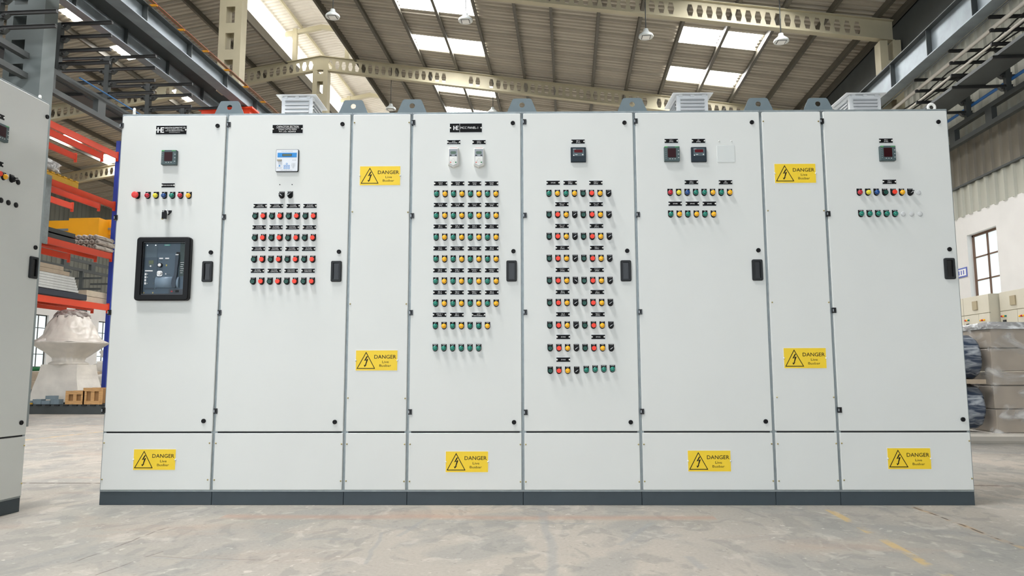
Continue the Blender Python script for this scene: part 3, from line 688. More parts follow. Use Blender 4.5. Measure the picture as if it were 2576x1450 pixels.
# ridge monitor
b = MB(); pitch = .19
mz = lambda x: 12.42 - .16 * abs(x - XR)
for i in range(int((Y1 - Y0) / pitch)):
    y = Y0 + i * pitch
    for (ya, yb, da, db) in ((0, .09, 0, 0), (.09, .115, 0, .03), (.115, .165, .03, .03), (.165, .19, .03, 0)):
        for xa, xb in ((-9.75, XR), (XR, -6.4)):
            b.poly([(xa, y + ya, mz(xa) + da), (xb, y + ya, mz(xb) + da), (xb, y + yb, mz(xb) + db), (xa, y + yb, mz(xa) + db)], ROOFL)
struct('ceiling_monitor', b)
b = MB()
k = 0; y = Y0
pts = []
while y < Y1:
    pts.append((-9.28 - (.03 if k % 2 else 0), y)); y += .1; k += 1
for (xa, ya), (xb, yb) in zip(pts, pts[1:]): b.poly([(xa, ya, 11.3), (xb, yb, 11.3), (xb, yb, 12.15), (xa, ya, 12.15)], SIDEM)
struct('window_%d' % wi, b); wi += 1
b = MB(); b.box(-6.8, -6.76, Y0, Y1, 11.35, 12.1, SIDEM); struct('window_%d' % wi, b); wi += 1
b = MB(); b.box(MON0 - .05, MON0 + .02, Y0, Y1, 11.0, 11.3, PURL); b.box(MON1 - .02, MON1 + .05, Y0, Y1, 11.0, 11.3, PURL); struct('trim_1', b)

# floor

FM = bpy.data.materials.new('concrete_floor'); FM.use_nodes = True; n = FM.node_tree; pb = n.nodes['Principled BSDF']
b = MB(); b.box(-24, 9, Y0, Y1 + 1, -.2, 0, FM); struct('floor', b)
N = n.nodes.new; LK = n.links.new
tc = N('ShaderNodeTexCoord')
def noise(scale, detail=4, stretch=(1, 1, 1), dist=0, rot=0):
    mp = N('ShaderNodeMapping'); mp.inputs['Scale'].default_value = stretch; mp.inputs['Rotation'].default_value = (0, 0, rot)
    z_ = N('ShaderNodeTexNoise'); z_.inputs['Scale'].default_value = scale; z_.inputs['Detail'].default_value = detail; z_.inputs['Distortion'].default_value = dist
    LK(tc.outputs['Object'], mp.inputs[0]); LK(mp.outputs[0], z_.inputs['Vector']); return z_.outputs['Fac']
def mrange(src, a, c, lo=0, hi=1):
    r = N('ShaderNodeMapRange'); LK(src, r.inputs[0]); r.inputs[1].default_value = a; r.inputs[2].default_value = c; r.inputs[3].default_value = lo; r.inputs[4].default_value = hi; return r.outputs[0]
def mixc(f, a, c):
    m = N('ShaderNodeMix'); m.data_type = 'RGBA'
    if hasattr(f, 'links'): LK(f, m.inputs['Factor'])
    else: m.inputs['Factor'].default_value = f
    for k_, v in (('A', a), ('B', c)):
        if hasattr(v, 'links'): LK(v, m.inputs[k_])
        else: m.inputs[k_].default_value = (*lin(v), 1)
    return m.outputs['Result']
def mth(op, a, c=None, d=None):
    m = N('ShaderNodeMath'); m.operation = op
    for i, v in enumerate((a, c, d)):
        if v is None: continue
        if hasattr(v, 'links'): LK(v, m.inputs[i])
        else: m.inputs[i].default_value = v
    return m.outputs[0]
sep = N('ShaderNodeSeparateXYZ'); LK(tc.outputs['Object'], sep.inputs[0])
wob = noise(1.6, 3)
def line(P, Q, wd, wobble=.0, soft=.3):   # distance mask to segment PQ
    d = Vector((Q[0] - P[0], Q[1] - P[1])); L = d.length; d /= L
    ax = mth('SUBTRACT', sep.outputs[0], P[0]); ay = mth('SUBTRACT', sep.outputs[1], P[1])
    t = mth('ADD', mth('MULTIPLY', ax, d.x), mth('MULTIPLY', ay, d.y))
    u = mth('ADD', mth('MULTIPLY', ax, -d.y), mth('MULTIPLY', ay, d.x))
    if wobble: u = mth('ADD', u, mth('MULTIPLY', mth('SUBTRACT', wob, .5), wobble))
    m = mrange(mth('ABSOLUTE', u), wd * (1 - soft), wd, 1, 0)
    inside = mth('MULTIPLY', mth('GREATER_THAN', t, 0), mth('LESS_THAN', t, L))
    return mth('MULTIPLY', m, inside)
P2 = lambda X, Y: tuple(px(X, Y, Z=0))[:2]
col = mixc(mrange(noise(.45, 5, (1, 1, 1), .5), .38, .62), (162, 158, 151), (188, 179, 167))
bl_ = mrange(noise(1.5, 10, (1.3, 1, 1), .9), .49, .57); col = mixc(mth('MULTIPLY', bl_, .42), col, (140, 143, 142))
st = mrange(noise(3.4, 12, (1.6, .9, 1), 1.2), .54, .60); col = mixc(mth('MULTIPLY', st, .40), col, (134, 134, 131))
rs = mrange(noise(1.0, 7, (.6, 1.6, 1), .6), .57, .67); col = mixc(mth('MULTIPLY', rs, .38), col, (176, 152, 134))
lt = mrange(noise(5.5, 12, (1.4, 1, 1), .8), .58, .66); col = mixc(mth('MULTIPLY', lt, .38), col, (206, 200, 190))
spk = mrange(noise(38, 4, (1, .8, 1), .3), .62, .70); col = mixc(mth('MULTIPLY', spk, .30), col, (112, 106, 98))
wsp = mrange(noise(22, 5, (1, .8, 1), .6), .66, .72); col = mixc(mth('MULTIPLY', wsp, .5), col, (222, 216, 206))
fine = noise(60, 8); col = mixc(mrange(fine, .3, .7, 0, .22), col, (122, 118, 112))
rd = mth('MULTIPLY', line(P2(560, 1300), P2(1800, 1304), .09, .10, .9), .45); col = mixc(rd, col, (178, 140, 116))
brk_ = mrange(noise(7, 9), .42, .58)
yl = mth('MULTIPLY', line(P2(2085, 1283), P2(2390, 1452), .028, .02), mth('MULTIPLY', brk_, .6)); col = mixc(yl, col, (204, 172, 104))
yl2 = mth('MULTIPLY', line(P2(-100, 1125), P2(262, 1086), .06, .0), mth('MULTIPLY', brk_, .6)); col = mixc(yl2, col, (214, 180, 120))
yl3 = mth('MULTIPLY', line(P2(2300, 1277), P2(2580, 1382), .022, .03), mth('MULTIPLY', brk_, .6)); col = mixc(yl3, col, (190, 160, 120))
crk = mrange(noise(9, 3), .42, .5)
for P, Q, wd, am in ((P2(-50, 1215), P2(262, 1217), .016, .9), (P2(2300, 1277), P2(2590, 1385), .008, .8), (P2(2445, 1222), P2(2600, 1224), .014, .8), (P2(170, 1420), P2(430, 1325), .006, .5), (P2(240, 1448), P2(410, 1388), .006, .45), (P2(360, 1400), P2(700, 1412), .006, .3)):
    col = mixc(mth('MULTIPLY', line(P, Q, wd, .05 if am > .6 else .12), mth('MULTIPLY', crk, am)), col, (74, 62, 54))
for P, Q, wd in ((P2(760, 1357), P2(890, 1357), .02), (P2(1000, 1350), P2(1080, 1305), .02), (P2(1370, 1290), P2(1390, 1450), .03), (P2(1555, 1372), P2(1640, 1316), .022), (P2(1735, 1400), P2(1770, 1432), .03), (P2(1090, 1312), P2(1500, 1318), .018), (P2(380, 1404), P2(600, 1412), .012), (P2(920, 1420), P2(960, 1340), .012)):
    col = mixc(mth('MULTIPLY', line(P, Q, wd, .12, .6), .45), col, (148, 150, 150))
LK(col, pb.inputs['Base Color']); pb.inputs['Roughness'].default_value = .78; pb.inputs['Specular IOR Level'].default_value = .2
bp = N('ShaderNodeBump'); bp.inputs['Strength'].default_value = .15; bp.inputs['Distance'].default_value = .01; LK(fine, bp.inputs['Height']); LK(bp.outputs[0], pb.inputs['Normal'])

# walls
def ribbed(xw, y0, y1, z0, z1, m, inward, pitch=.3, dep=.04):
    b = MB(); y = y0; P = []
    while y < y1:
        P += [(xw, y), (xw, y + pitch * .55), (xw + inward * dep, y + pitch * .65), (xw + inward * dep, y + pitch * .9)]; y += pitch
    for (xa, ya), (xb, yb) in zip(P, P[1:]): b.poly([(xa, ya, z0), (xb, yb, z0), (xb, yb, z1), (xa, ya, z1)], m)
    return b
b = ribbed(XWR, Y0, Y1, 4.69, 8.8, CLAD, -1)
b2 = ribbed(XWR + .02, Y0, Y1, 4.04, 5.65, CLADD, -1)
def join(a, c):
    off = len(a.v); a.v += c.v; a.f += [tuple(i + off for i in f) for f in c.f]; a.m += [a.mi(c.mats[i]) for i in c.m]; a.sm += c.sm; return a
b = ribbed(XWR, Y0, Y1, 5.63, 8.8, CLAD, -1); join(b, ribbed(XWR - .03, Y0, Y1, 4.69, 5.66, CLADD, -1)); join(b, ribbed(XWR, Y0, Y1, 4.04, 4.7, CLAD, -1))
def wall_open(b, xw, t, y0, y1, z1, wins, m, side):   # plaster wall with openings; wins [(ya,yb,za,zb)]
    xi, xo = xw, xw + side * t
    ys = y0
    for ya, yb, za, zb in sorted(wins):
        b.box(min(xi, xo), max(xi, xo), ys, ya, 0, z1, m); b.box(min(xi, xo), max(xi, xo), ya, yb, 0, za, m); b.box(min(xi, xo), max(xi, xo), ya, yb, zb, z1, m); ys = yb
    b.box(min(xi, xo), max(xi, xo), ys, y1, 0, z1, m)
WR = [(14.72 + 2.15 * k, 15.78 + 2.15 * k, 1.25, 3.63) for k in range(-1, 6)] + [(10.42 - 2.15 * k, 11.48 - 2.15 * k, 1.25, 3.63) for k in range(5)]
wall_open(b, XWR - .01, .25, Y0, Y1, 4.06, WR, PLASTER, 1)
struct('wall_right', b)
b = MB(); b.box(XWR - .075, XWR + .02, Y0, Y1, 4.66, 4.70, STEELD); b.box(XE + .02, XE + .07, Y0, Y1, 7.9, 9.2, STEELD); b.box(XE + .02, XWR + .1, Y0, Y1, 8.8, 8.85, STEELD); b.box(XE - .12, XE - .02, Y0, Y1, 8.78, 8.92, PURL); struct('trim_2', b)
WL = [(17.9 + 5.5 * k, 19.9 + 5.5 * k, 1.1, 3.4) for k in range(6)]
b = ribbed(XWL, Y0, Y1, 4.04, 9.2, mat('wall_sheet_dull', (112, 113, 105), .6, .1, var=.15, scale=1.4, stretch=(1, 1, .25)), 1); wall_open(b, XWL, .25, Y0, Y1, 4.06, WL, PLASTER, -1); struct('wall_left', b)
b = MB(); b.box(-24, 9, Y1, Y1 + .2, 0, 4.06, PLASTER); b.box(-24, 9, Y1, Y1 + .2, 4.06, 12.5, CLAD); struct('wall_back', b)
def win(name, xw, side, ya, yb, za, zb, nx, nz, mf):
    b = MB(); xo = xw + side * .12
    b.box(min(xo, xo + side * .02), max(xo, xo + side * .02), ya, yb, za, zb, WINM)
    f = .045
    for (p, q, r, s_) in ((ya, ya + f, za, zb), (yb - f, yb, za, zb), (ya, yb, za, za + f), (ya, yb, zb - f, zb)): b.box(xo - .03, xo + .03, p, q, r, s_, mf)
    for k in range(1, nx): y = ya + (yb - ya) * k / nx; b.box(xo - .025, xo + .025, y - .018, y + .018, za, zb, mf)
    for k in range(1, nz): z = za + (zb - za) * k / nz; b.box(xo - .025, xo + .025, ya, yb, z - .014, z + .014, mf)
    struct(name, b)
for ya, yb, za, zb in WR: win('window_%d' % wi, XWR, 1, ya, yb, za, zb, 2, 5, FRAMEB); wi += 1
for ya, yb, za, zb in WL: win('window_%d' % wi, XWL, -1, ya, yb, za, zb, 4, 4, FRAMEK); wi += 1

# ------------------------------------------------------------------ steelwork
ORD = ['first', 'second', 'third', 'fourth', 'fifth', 'sixth', 'seventh', 'eighth', 'ninth', 'tenth', 'eleventh', 'twelfth', 'thirteenth', 'fourteenth', 'fifteenth']
def castell(y, near):
    R = thing('castellated_rafter', near, 'roof beam', (XR, y, 0))
    zt = lambda x: ZR - .10 - SL * abs(x - XR)          # top of rafter
    dpt = .46; p = .222
    for side, xe in ((1, XE - .1), (-1, XWL + .3)):
        L = abs(xe - XR); n = int(L / p); wb = MB()
        def W(u, v, yy): x = XR + side * u; return (x - XR, yy, zt(x) - dpt + v * dpt)
        for k in range(n):
            solid = k < 1 or k == n - 1 or k in (19, 20, 21) or (k % 24 == 0) or k > n - 4
            u0 = k * p; u1 = u0 + p; um = (u0 + u1) / 2; a, c, hb, hm, ht = .042, .078, .18, .5, .82
            for yy in (-.006, .006):
                q = lambda u, v: W(u, v, yy)
                if solid: fs = [[q(u0, 0), q(u1, 0), q(u1, 1), q(u0, 1)]]
                else:
                    fs = [[q(u0, 0), q(u1, 0), q(um + a, hb), q(um - a, hb)], [q(um - a, ht), q(um + a, ht), q(u1, 1), q(u0, 1)],
                          [q(u0, 0), q(um - a, hb), q(um - c, hm), q(um - a, ht), q(u0, 1)], [q(u1, 0), q(u1, 1), q(um + a, ht), q(um + c, hm), q(um + a, hb)]]
                for f in fs: wb.poly(f, CREAM)
            if not solid:
                hx = [(um - a, hb), (um + a, hb), (um + c, hm), (um + a, ht), (um - a, ht), (um - c, hm)]
                for j in range(6):
                    (ua, va), (ub, vb) = hx[j], hx[(j + 1) % 6]; wb.poly([W(ua, va, -.006), W(ub, vb, -.006), W(ub, vb, .006), W(ua, va, .006)], CREAM)
        wb.build('web', R)
        fb = MB()
        for v0, v1 in ((1, 1.035), (-.035, 0)):
            l = [[W(u, v0, -.09), W(u, v0, .09), W(u, v1, .09), W(u, v1, -.09)] for u in (0, n * p)]
            fb.loft(l, CREAM, True, True)
        fb.build('flange', R)
    # monitor frame: posts and small rafters
    for xp in (-8.95, -7.17):
        m = MB(); m.box(xp - XR - .07, xp - XR + .07, -.07, .07, zt(xp), 12.2, CREAM); m.build('monitor_post', R)
    m = MB()
    for sgn in (-1, 1):
        m.loft([[(0, -.06, 12.16), (0, .06, 12.16), (0, .06, 12.31), (0, -.06, 12.31)], [(sgn * 1.5, -.06, 11.92), (sgn * 1.5, .06, 11.92), (sgn * 1.5, .06, 12.04), (sgn * 1.5, -.06, 12.04)]], CREAM, True, True)
    m.build('monitor_rafter', R)
    return R
RAF = {16.7: 'cream castellated roof rafter nearest the camera, crossing at upper right', 22.7: 'cream castellated roof rafter running full width just above the switchboard',
       28.7: 'cream castellated roof rafter, third away, mostly behind the switchboard', 34.7: 'cream castellated roof rafter, fourth away, seen through the left rack', 40.7: 'cream castellated roof rafter, farthest away'}
for y, l in RAF.items(): castell(y, l)
def latt_col(name, xa, xb, ya, yb, z0, z1, m, label, step=.95, bar=.26, leg=.16, legL=None):
    R = thing(name, label, 'column', ((xa + xb) / 2, (ya + yb) / 2, 0)); cx, cy = (xa + xb) / 2, (ya + yb) / 2
    for s_ in (-1, 1):
        b = MB(); h = (xb - xa) / 2; leg_ = leg; leg = legL if (s_ < 0 and legL) else leg
        b.box(min(s_ * h, s_ * (h - leg)), max(s_ * h, s_ * (h - leg)), ya - cy, yb - cy, z0, z1, m); b.build('leg', R); leg = leg_
    b = MB(); z = z0 + .1
    while z + bar < z1:
        h = (xb - xa) / 2 - (legL or leg) + .002
        b.box(-h, (xb - xa) / 2 - leg, ya - cy, ya - cy + .015, z, z + bar, m); b.box(-h, (xb - xa) / 2 - leg, yb - cy - .015, yb - cy, z, z + bar, m); z += step
    b.build('battens', R); return R
DKC = mat('column_grey', (104, 112, 112), .55, .1, var=.1, scale=1.5)
latt_col("lattice_column", -8.92, -8.285, 10.55, 10.85, 0, 9.9, DKC, 'dark grey battened steel column standing at upper left', .40, .19, .30, .11)
latt_col('lattice_column', -8.46, -7.90, 16.55, 16.85, 7.62, 10.6, CREAM, 'cream battened column above the crane girders at left', .68, .26, .17)
latt_col('lattice_column', -8.27, -7.77, 22.55, 22.85, 0, 10.68, CREAM, 'cream battened column under the roof ridge', .68, .26, .15)
latt_col('lattice_column', 7.12, 7.58, 16.55, 16.85, 0, 8.3, CREAM, 'cream battened column at the right eave', .68, .24, .17)
latt_col('lattice_column', -8.46, -7.90, 16.5, 16.9, 0, 6.5, DKC, 'dark grey column foot behind the switchboard top', 1.0, .4, .2)
b = MB(); b.box(-.12, .12, -.12, .12, 0, 3.05, mat('post_dark', (70, 74, 72), .6)); b.build('steel_post', None, (-15.8, 22.7, 0), label='dark steel post beyond the rack, right behind the wrapped machine', cat='post')
for nm, Y_, in (('tenth', 28.7), ):
    latt_col('lattice_column', -8.27, -7.77, 28.5, 28.8, 0, 10.68, CREAM, 'cream battened column one bay behind the ridge column', .68, .26, .15)
# purlins
PX = [-5.69, -4.58, -3.5, -2.41, -1.33, -.38, .84, 1.89, 2.94, 4.05, 5.1, 6.12, 7.15]
for i, xq in enumerate(PX):
    b = MB(); z = zroof(xq) - .01
    b.box(-.03, .03, Y0, Y1, -.15, -.0, PURL); b.box(-.03, .05, Y0, Y1, -.155, -.145, PURL)
    b.build('roof_purlin', None, (xq, 0, z), label='steel roof purlin, %s to the right of the ridge opening' % ORD[i], cat='roof purlin', group='purlins under the right roof slope')
for i, xq in enumerate([-10.35, -11.5, -12.65, -13.9, -15.0, -16.3, -17.8, -19.2, -20.6]):
    b = MB(); b.box(-.035, .035, Y0, Y1, -.15, -.0, PURL)
    b.build('roof_purlin', None, (xq, 0, zroof(xq) - .01), label='steel roof purlin, %s to the left of the ridge opening' % ORD[i], cat='roof purlin', group='purlins under the left roof slope')
for i, xq in enumerate([-9.5, -8.75, -7.4, -6.6]):
    b = MB(); b.box(-.03, .03, Y0, Y1, -.1, 0, CREAM)
    b.build('monitor_purlin', None, (xq, 0, mz(xq) - .01), label='pale purlin under the raised ridge roof, %s from the left' % ORD[i], cat='roof purlin', group='purlins under the raised ridge roof')
# crane girders
def girder(x, zb, zt, w, ya, yb, label, side=1, rails=True):
    R = thing('crane_girder', label, 'crane girder', (x, 0, 0)); b = MB()
    b.box(-.008, .008, ya, yb, zb + .02, zt - .02, STEELG); b.build('web', R)
    for z0, z1 in ((zb, zb + .02), (zt - .02, zt)):
        b = MB(); b.box(-w, w, ya, yb, z0, z1, STEELD if z0 > zb else STEELG); b.build('flange', R)
    y = ya + .9
    while y < yb:
        for s_ in (-1, 1):
            b = MB(); b.box(min(s_ * .008, s_ * w * .85), max(s_ * .008, s_ * w * .85), y - .006, y + .006, zb + .02, zt - .02, STEELD); b.build('stiffener', R)
        y += 1.55
    b = MB(); b.box(-.035, .035, ya, yb, zt, zt + .05, STEELD); b.build('rail', R)
    return R
g = girder(-8.88, 7.36, 7.74, .10, -6, 34, 'dark steel crane girder, left of the two beside the grey column')
b = MB(); b.box(.11, .42, -6, 34, 7.70, 7.72, STEELD); b.build('walkway_plate', g)
g = girder(-7.55, 7.02, 7.37, .13, -6, 34, 'dark steel crane girder with copper conductor rails, right of the left pair')
for k, m_ in enumerate((COPPER, COPPER, GREENC, COPPER)):
    b = MB(); b.tube((.15 + .03 * k, -6, 7.43 - .012 * k), (.15 + .03 * k, 34, 7.43 - .012 * k), .009, m_, 6); b.build('conductor_rail', g, label='thin copper rail' if m_ is COPPER else 'thin green rail')
y = 7.25
while y < 24:
    b = MB(); b.box(-.10, .24, y, y + .04, 7.375, 7.40, YEL2); b.build('rail_bracket', g, label='orange yellow bracket'); y += .95
girder(6.86, 6.66, 7.22, .12, 2, 34, 'steel crane girder along the right wall')
# battened longitudinal members, brackets and rails
def ladder_beam(x, zb, zt, ya, yb, label):
    R = thing('battened_beam', label, 'steel beam', (x, 0, 0))
    for z0, z1 in ((zb, zb + .09), (zt - .09, zt)):
        b = MB(); b.box(-.05, .05, ya, yb, z0, z1, STEELD); b.build('chord', R)
    b = MB(); y = ya
    while y < yb: b.box(-.049, .049, y, y + .22, zb + .09, zt - .09, STEELD); y += 1.33
    b.build('battens', R); return R
ladder_beam(-8.5, 5.42, 5.84, 0, 10.5, 'dark battened beam joining the grey column toward the camera, upper left')
ladder_beam(-8.5, 5.42, 5.84, 10.9, 34, 'dark battened beam running back from the grey column')
ladder_beam(8.0, 5.42, 5.84, 2, 34, 'dark battened beam along the right wall sheeting')
BRK = {}
def bracket_mesh(xa, xb):
    R = thing('cable_bracket', 'x', 'cable bracket', (0, 0, 0)); b = MB(); b.box(-.045, .045, -.045, .045, 5.84, 6.68, STEELD); b.build('post', R)
    for k, z in enumerate((6.66, 6.43, 6.19, 5.96)):
        b = MB(); b.box(xa, xb, -.02, .02, z - .02, z + .02, mat('bracket_black', (44, 44, 44), .5))
        b.box(xa, xb, -.035, .035, z + .02, z + .026, mat('bracket_black', (44, 44, 44), .5)); a_ = b.build('arm', R)
        c = MB(); c.loft([[(-.17, -.04, z - .02), (.17, -.04, z - .02), (.17, .04, z - .02), (-.17, .04, z - .02)], [(-.1, -.04, z - .08), (.1, -.04, z - .08), (.1, .04, z - .08), (-.1, .04, z - .08)]], STEELD, False, True)
        for q in (-.13, .09): c.tube((q, -.045, z - .05), (q + .04, -.045, z - .05), .022, mat('bracket_black', (44, 44, 44), .5), 8)
        c.build('clamp', a_)
    return R
def copy_tree(o, parent=None):
    c = o.copy(); COL.objects.link(c); c.parent = parent
    for ch in list(o.children): copy_tree(ch, c)
    return c
protoL = bracket_mesh(-.92, .92); protoR = bracket_mesh(-.98, .08); used = set()
pos = [(-8.5, 8.6), (-8.5, 9.9), (-8.5, 11.2), (-8.5, 12.52), (-8.5, 13.85), (-8.5, 15.2), (-8.5, 17.8)]
pos += [(8.0, 9.6), (8.0, 10.9), (8.0, 12.2), (8.0, 13.5), (8.0, 14.85)]
for i, (xq, yq) in enumerate(pos):
    pt_ = protoL if xq < 0 else protoR; o = copy_tree(pt_) if pt_ in used else pt_; used.add(pt_)
    o.location = (xq, yq, 0)
    if xq < 0: o['label'] = 'black four-arm cable bracket on the left battened beam, %s from the camera' % ORD[i]; o['group'] = 'cable brackets at left'
    else: o['label'] = 'black four-arm cable bracket by the right wall sheeting, %s from the camera' % ORD[i - 7]; o['group'] = 'cable brackets at right'
for xq, z, r, m_, l in ((7.09, 6.71, .014, GALV, 'thin steel rod on the topmost bracket arms at right'), (7.08, 6.48, .035, mat('conduit_grey', (205, 200, 190), .5), 'pale conduit on the second bracket arms at right'), (7.1, 6.24, .022, mat('conduit_grey', (205, 200, 190), .5), 'thinner pale conduit on the third bracket arms at right'), (8.08, 6.1, .03, BLUEC, 'blue conduit along the right wall')):
    b = MB(); b.tube((0, 6, 0), (0, 24, 0), r, m_, 8); b.build('conduit', None, (xq, 0, z), label=l, cat='conduit')
b = MB(); b.tube((0, 11.55, 0), (0, 15, 0), .014, mat('blue_conduit_dull', (60, 110, 160), .5), 8); b.build('conduit', None, (-8.35, 0, 5.87), label='blue conduit on the battened beam at left', cat='conduit')
# perforated cable trays
def tray(x, z, w, ya, yb, label):
    b = MB(); b.box(-w, w, ya, yb, 0, .004, STEELD); b.box(-w, -w + .004, ya, yb, 0, .06, STEELD); b.box(w - .004, w, ya, yb, 0, .06, STEELD)
    b.build('cable_tray', None, (x, 0, z), label=label, cat='cable tray')
tray(-9.2, 5.99, .17, 2, 26, 'perforated grey cable tray behind the left brackets')
tray(7.35, 5.99, .25, 4, 16.4, 'wide dark cable tray on the lowest bracket arms at right')
# loose cables in the right tray
for k in range(3):
    b = MB(); P = [Vector((7.3 + .12 * k + .06 * sin(j * 1.7 + k), 7 + j * .7, 6.50 - .05 * abs(sin(j * pi / 1.9)))) for j in range(24)]
    for p, q in zip(P, P[1:]): b.tube(p, q, .014, mat('bracket_black', (44, 44, 44), .5), 6)
    b.build('sagging_cable', None, (0, 0, 0), label='black cable sagging between the right bracket arms, %s from the hall side' % ORD[k], cat='cable')
# orange crane crossbeam
b = MB(); b.box(-8.55, -7.38, 16.08, 16.38, 6.60, 6.96, ORANGE); b.box(-8.62, -7.30, 16.03, 16.43, 6.96, 7.0, ORANGE)
b.build('orange_crossbeam', None, label='orange steel crossbeam under the crane girders, just above the switchboard', cat='steel beam')
# high-bay lamps
def lamp_at(X, Y, Yd, label, drop):
    p = px(X, Y, Y=Yd); R = thing('high_bay_lamp', label, 'ceiling lamp', tuple(p), 0, 'high bay lamps')
    b = MB(); b.vlathe([(.17, -.05), (.172, -.03), (.16, .0), (.10, .05), (.06, .09), (.055, .14), (.02, .15)], 0, 0, LAMPW, 28); b.build('housing', R)
    b = MB(); b.vlathe([(.168, -.052), (.166, -.056)], 0, 0, LAMPG, 28, cap0=True); b.box(-.085, .085, -.085, .085, -.066, -.055, mat('lamp_chips', (240, 240, 236), .4)); b.box(-.10, .10, -.10, .10, -.060, -.0545, CHAR); b.build('diffuser', R)
    drop = zroof(p.x) - p.z - .01
    b = MB(); b.tube((0, 0, .14), (0, 0, drop), .012, STEELD, 6); b.build('stem', R)
lamp_at(837, 38, 16.45, 'round high bay lamp hanging left of the bright roof panels, top', 1.2)
lamp_at(1171, 48, 16.45, 'round high bay lamp in front of the top skylight', .95)
lamp_at(1625, 88, 16.45, 'round high bay lamp hanging from a long stem under the near rafter', .75)
lamp_at(1965, 100, 16.45, 'round high bay lamp close under the near rafter, rightmost', .4)
lamp_at(983, 272, 23.4, 'far high bay lamp just above the switchboard beside a lifting bracket', 2.4)
lamp_at(1240, 281, 23.4, 'far high bay lamp peeking over the switchboard, between two lifting brackets', 2.4)

# ------------------------------------------------------------------ pallet rack at left
RK = thing('pallet_rack', 'orange and blue pallet rack beyond the gap between the cabinets', 'pallet rack', (-11.3, 15.2, 0))
YA, YB = 12.6, 16.46
for xq, yq in ((-.55, YA - 15.2), (.5, YA - 15.2), (.5, YB - 15.2)):
    if 1:
        b = MB(); b.box(xq - .05, xq + .05, yq, yq + .09, 0, 6.4, BLUES); b.build('upright', RK, label='blue upright')
for i, z in enumerate((6.09, 4.87, 3.64, 2.42)):
    for xq in (-.55, .12, .5):
        b = MB(); b.box(xq - .025, xq + .025, YA - 15.2 + .09, YB - 15.2, z - .14, z, ORANGE)
        b.box(xq - .03, xq + .03, YB - 15.2 - .03, YB - 15.2 + .0, z - .2, z + .03, ORANGE); b.build('beam', RK, label='orange beam')
def blob(name, m, c, s, label, cat, seed=0, n=14, amp=.08, group=None, rz=0):
    rnd = random.Random(seed); b = MB(); L = []
    K = 9
    for i in range(K):
        v = -1 + 2 * i / (K - 1); w_ = (1 - abs(v) ** 5) ** .5 if abs(v) < 1 else .3
        ring = []
        for k in range(n * 2):
            a = pi * k / n; ca, sa = cos(a), sin(a)
            q = (abs(ca) ** 4 + abs(sa) ** 4) ** -.25
            j = 1 + rnd.uniform(-amp, amp)
            ring.append((s[0] * ca * q * w_ * j, s[1] * sa * q * w_ * j, s[2] * v))
        L.append(ring)
    b.loft(L, m, True, True, True)
    return b.build(name, None, c, label=label, cat=cat, group=group, rz=rz)
FB = ladder_beam(-15.8, 4.12, 4.5, 19, 34, 'dark battened beam with bracket arms, far beyond the rack')
y = 19.6
while y < 33:
    for z in (3.9, 3.55, 3.2):
        b = MB(); b.box(-.7, .7, y - .03, y + .03, z - .03, z + .03, STEELD); b.build('arm', FB)
    b = MB(); b.box(-.06, .06, y - .04, y + .04, 3.1, 4.14, STEELD); b.build('hanger', FB); y += 1.5
# yellow pallet with wrapped load on level 2
PT = thing('steel_pallet', 'yellow slatted pallet on the second orange shelf from the top', 'pallet', (-11.2, 14.2, 4.87))
b = MB()
for k in range(13): b.box(-.45, .45, -1.5 + k * .19, -1.5 + k * .19 + .1, .12, .15, PALY)
b.build('deck', PT)
for xq in (-.4, 0, .4):
    b = MB(); b.box(xq - .03, xq + .03, -1.5, .9, .0, .12, PALY); b.build('runner', PT)
blob('wrapped_bundle', FILM, (-11.15, 13.75, 5.19), (.36, 1.0, .17), 'clear wrapped bundle lying on the yellow pallet', 'bundle', 3)
# steel channels level 3
for k in range(8):
    row, j = k // 4, k % 4; w_ = .10; ln = 1.05 - .12 * ((k * 3) % 4)
    b = MB(); b.box(-w_, w_, -2.2, ln, 0, .015, STEELD); b.box(-w_, -w_ + .015, -2.2, ln, 0, .105, STEELD); b.box(w_ - .015, w_, -2.2, ln, 0, .105, STEELD); b.box(-w_, w_, ln - .01, ln, .015, .10, mat('channel_end', (40, 42, 44), .6))
    b.build('steel_channel', None, (-11.6 + .215 * j, 14.3, 3.65 + .12 * row), label='dark steel channel on the third shelf, %s layer, %s from the wall' % (('lower', 'upper')[row], ORD[j]), cat='steel channel', group='steel channels on the third shelf')
for k in range(15):
    r = .062; row = k // 5; j = k % 5
    c = (-11.35 + .135 * j + .05 * (row % 2), 16.45, 3.645 + r + .112 * row)
    b = MB(); rnd = random.Random(k)
    L = [[(r * s_ * cos(2 * pi * i / 12) * rnd.uniform(.88, 1.05), y, r * s_ * sin(2 * pi * i / 12) * rnd.uniform(.88, 1.02)) for i in range(12)] for y, s_ in ((-.50, .4), (-.60, .45), (-.62, .7), (-.60, .98), (-.5, .9), (-.3, 1), (-.1, .92), (0, .97), (.3, 1), (.6, .95))]
    b.loft(L, streaky('pipe_wrap', (172, 162, 152), (222, 215, 206), 9, (1, .5, 1), .42, .6), True, True, True)
    b.build('wrapped_pipe', None, c, label='grey wrapped pipe on the third shelf, %s row, %s from the wall' % (('lower', 'middle', 'upper')[row], ORD[j]), cat='pipe', group='wrapped pipes on the third shelf')
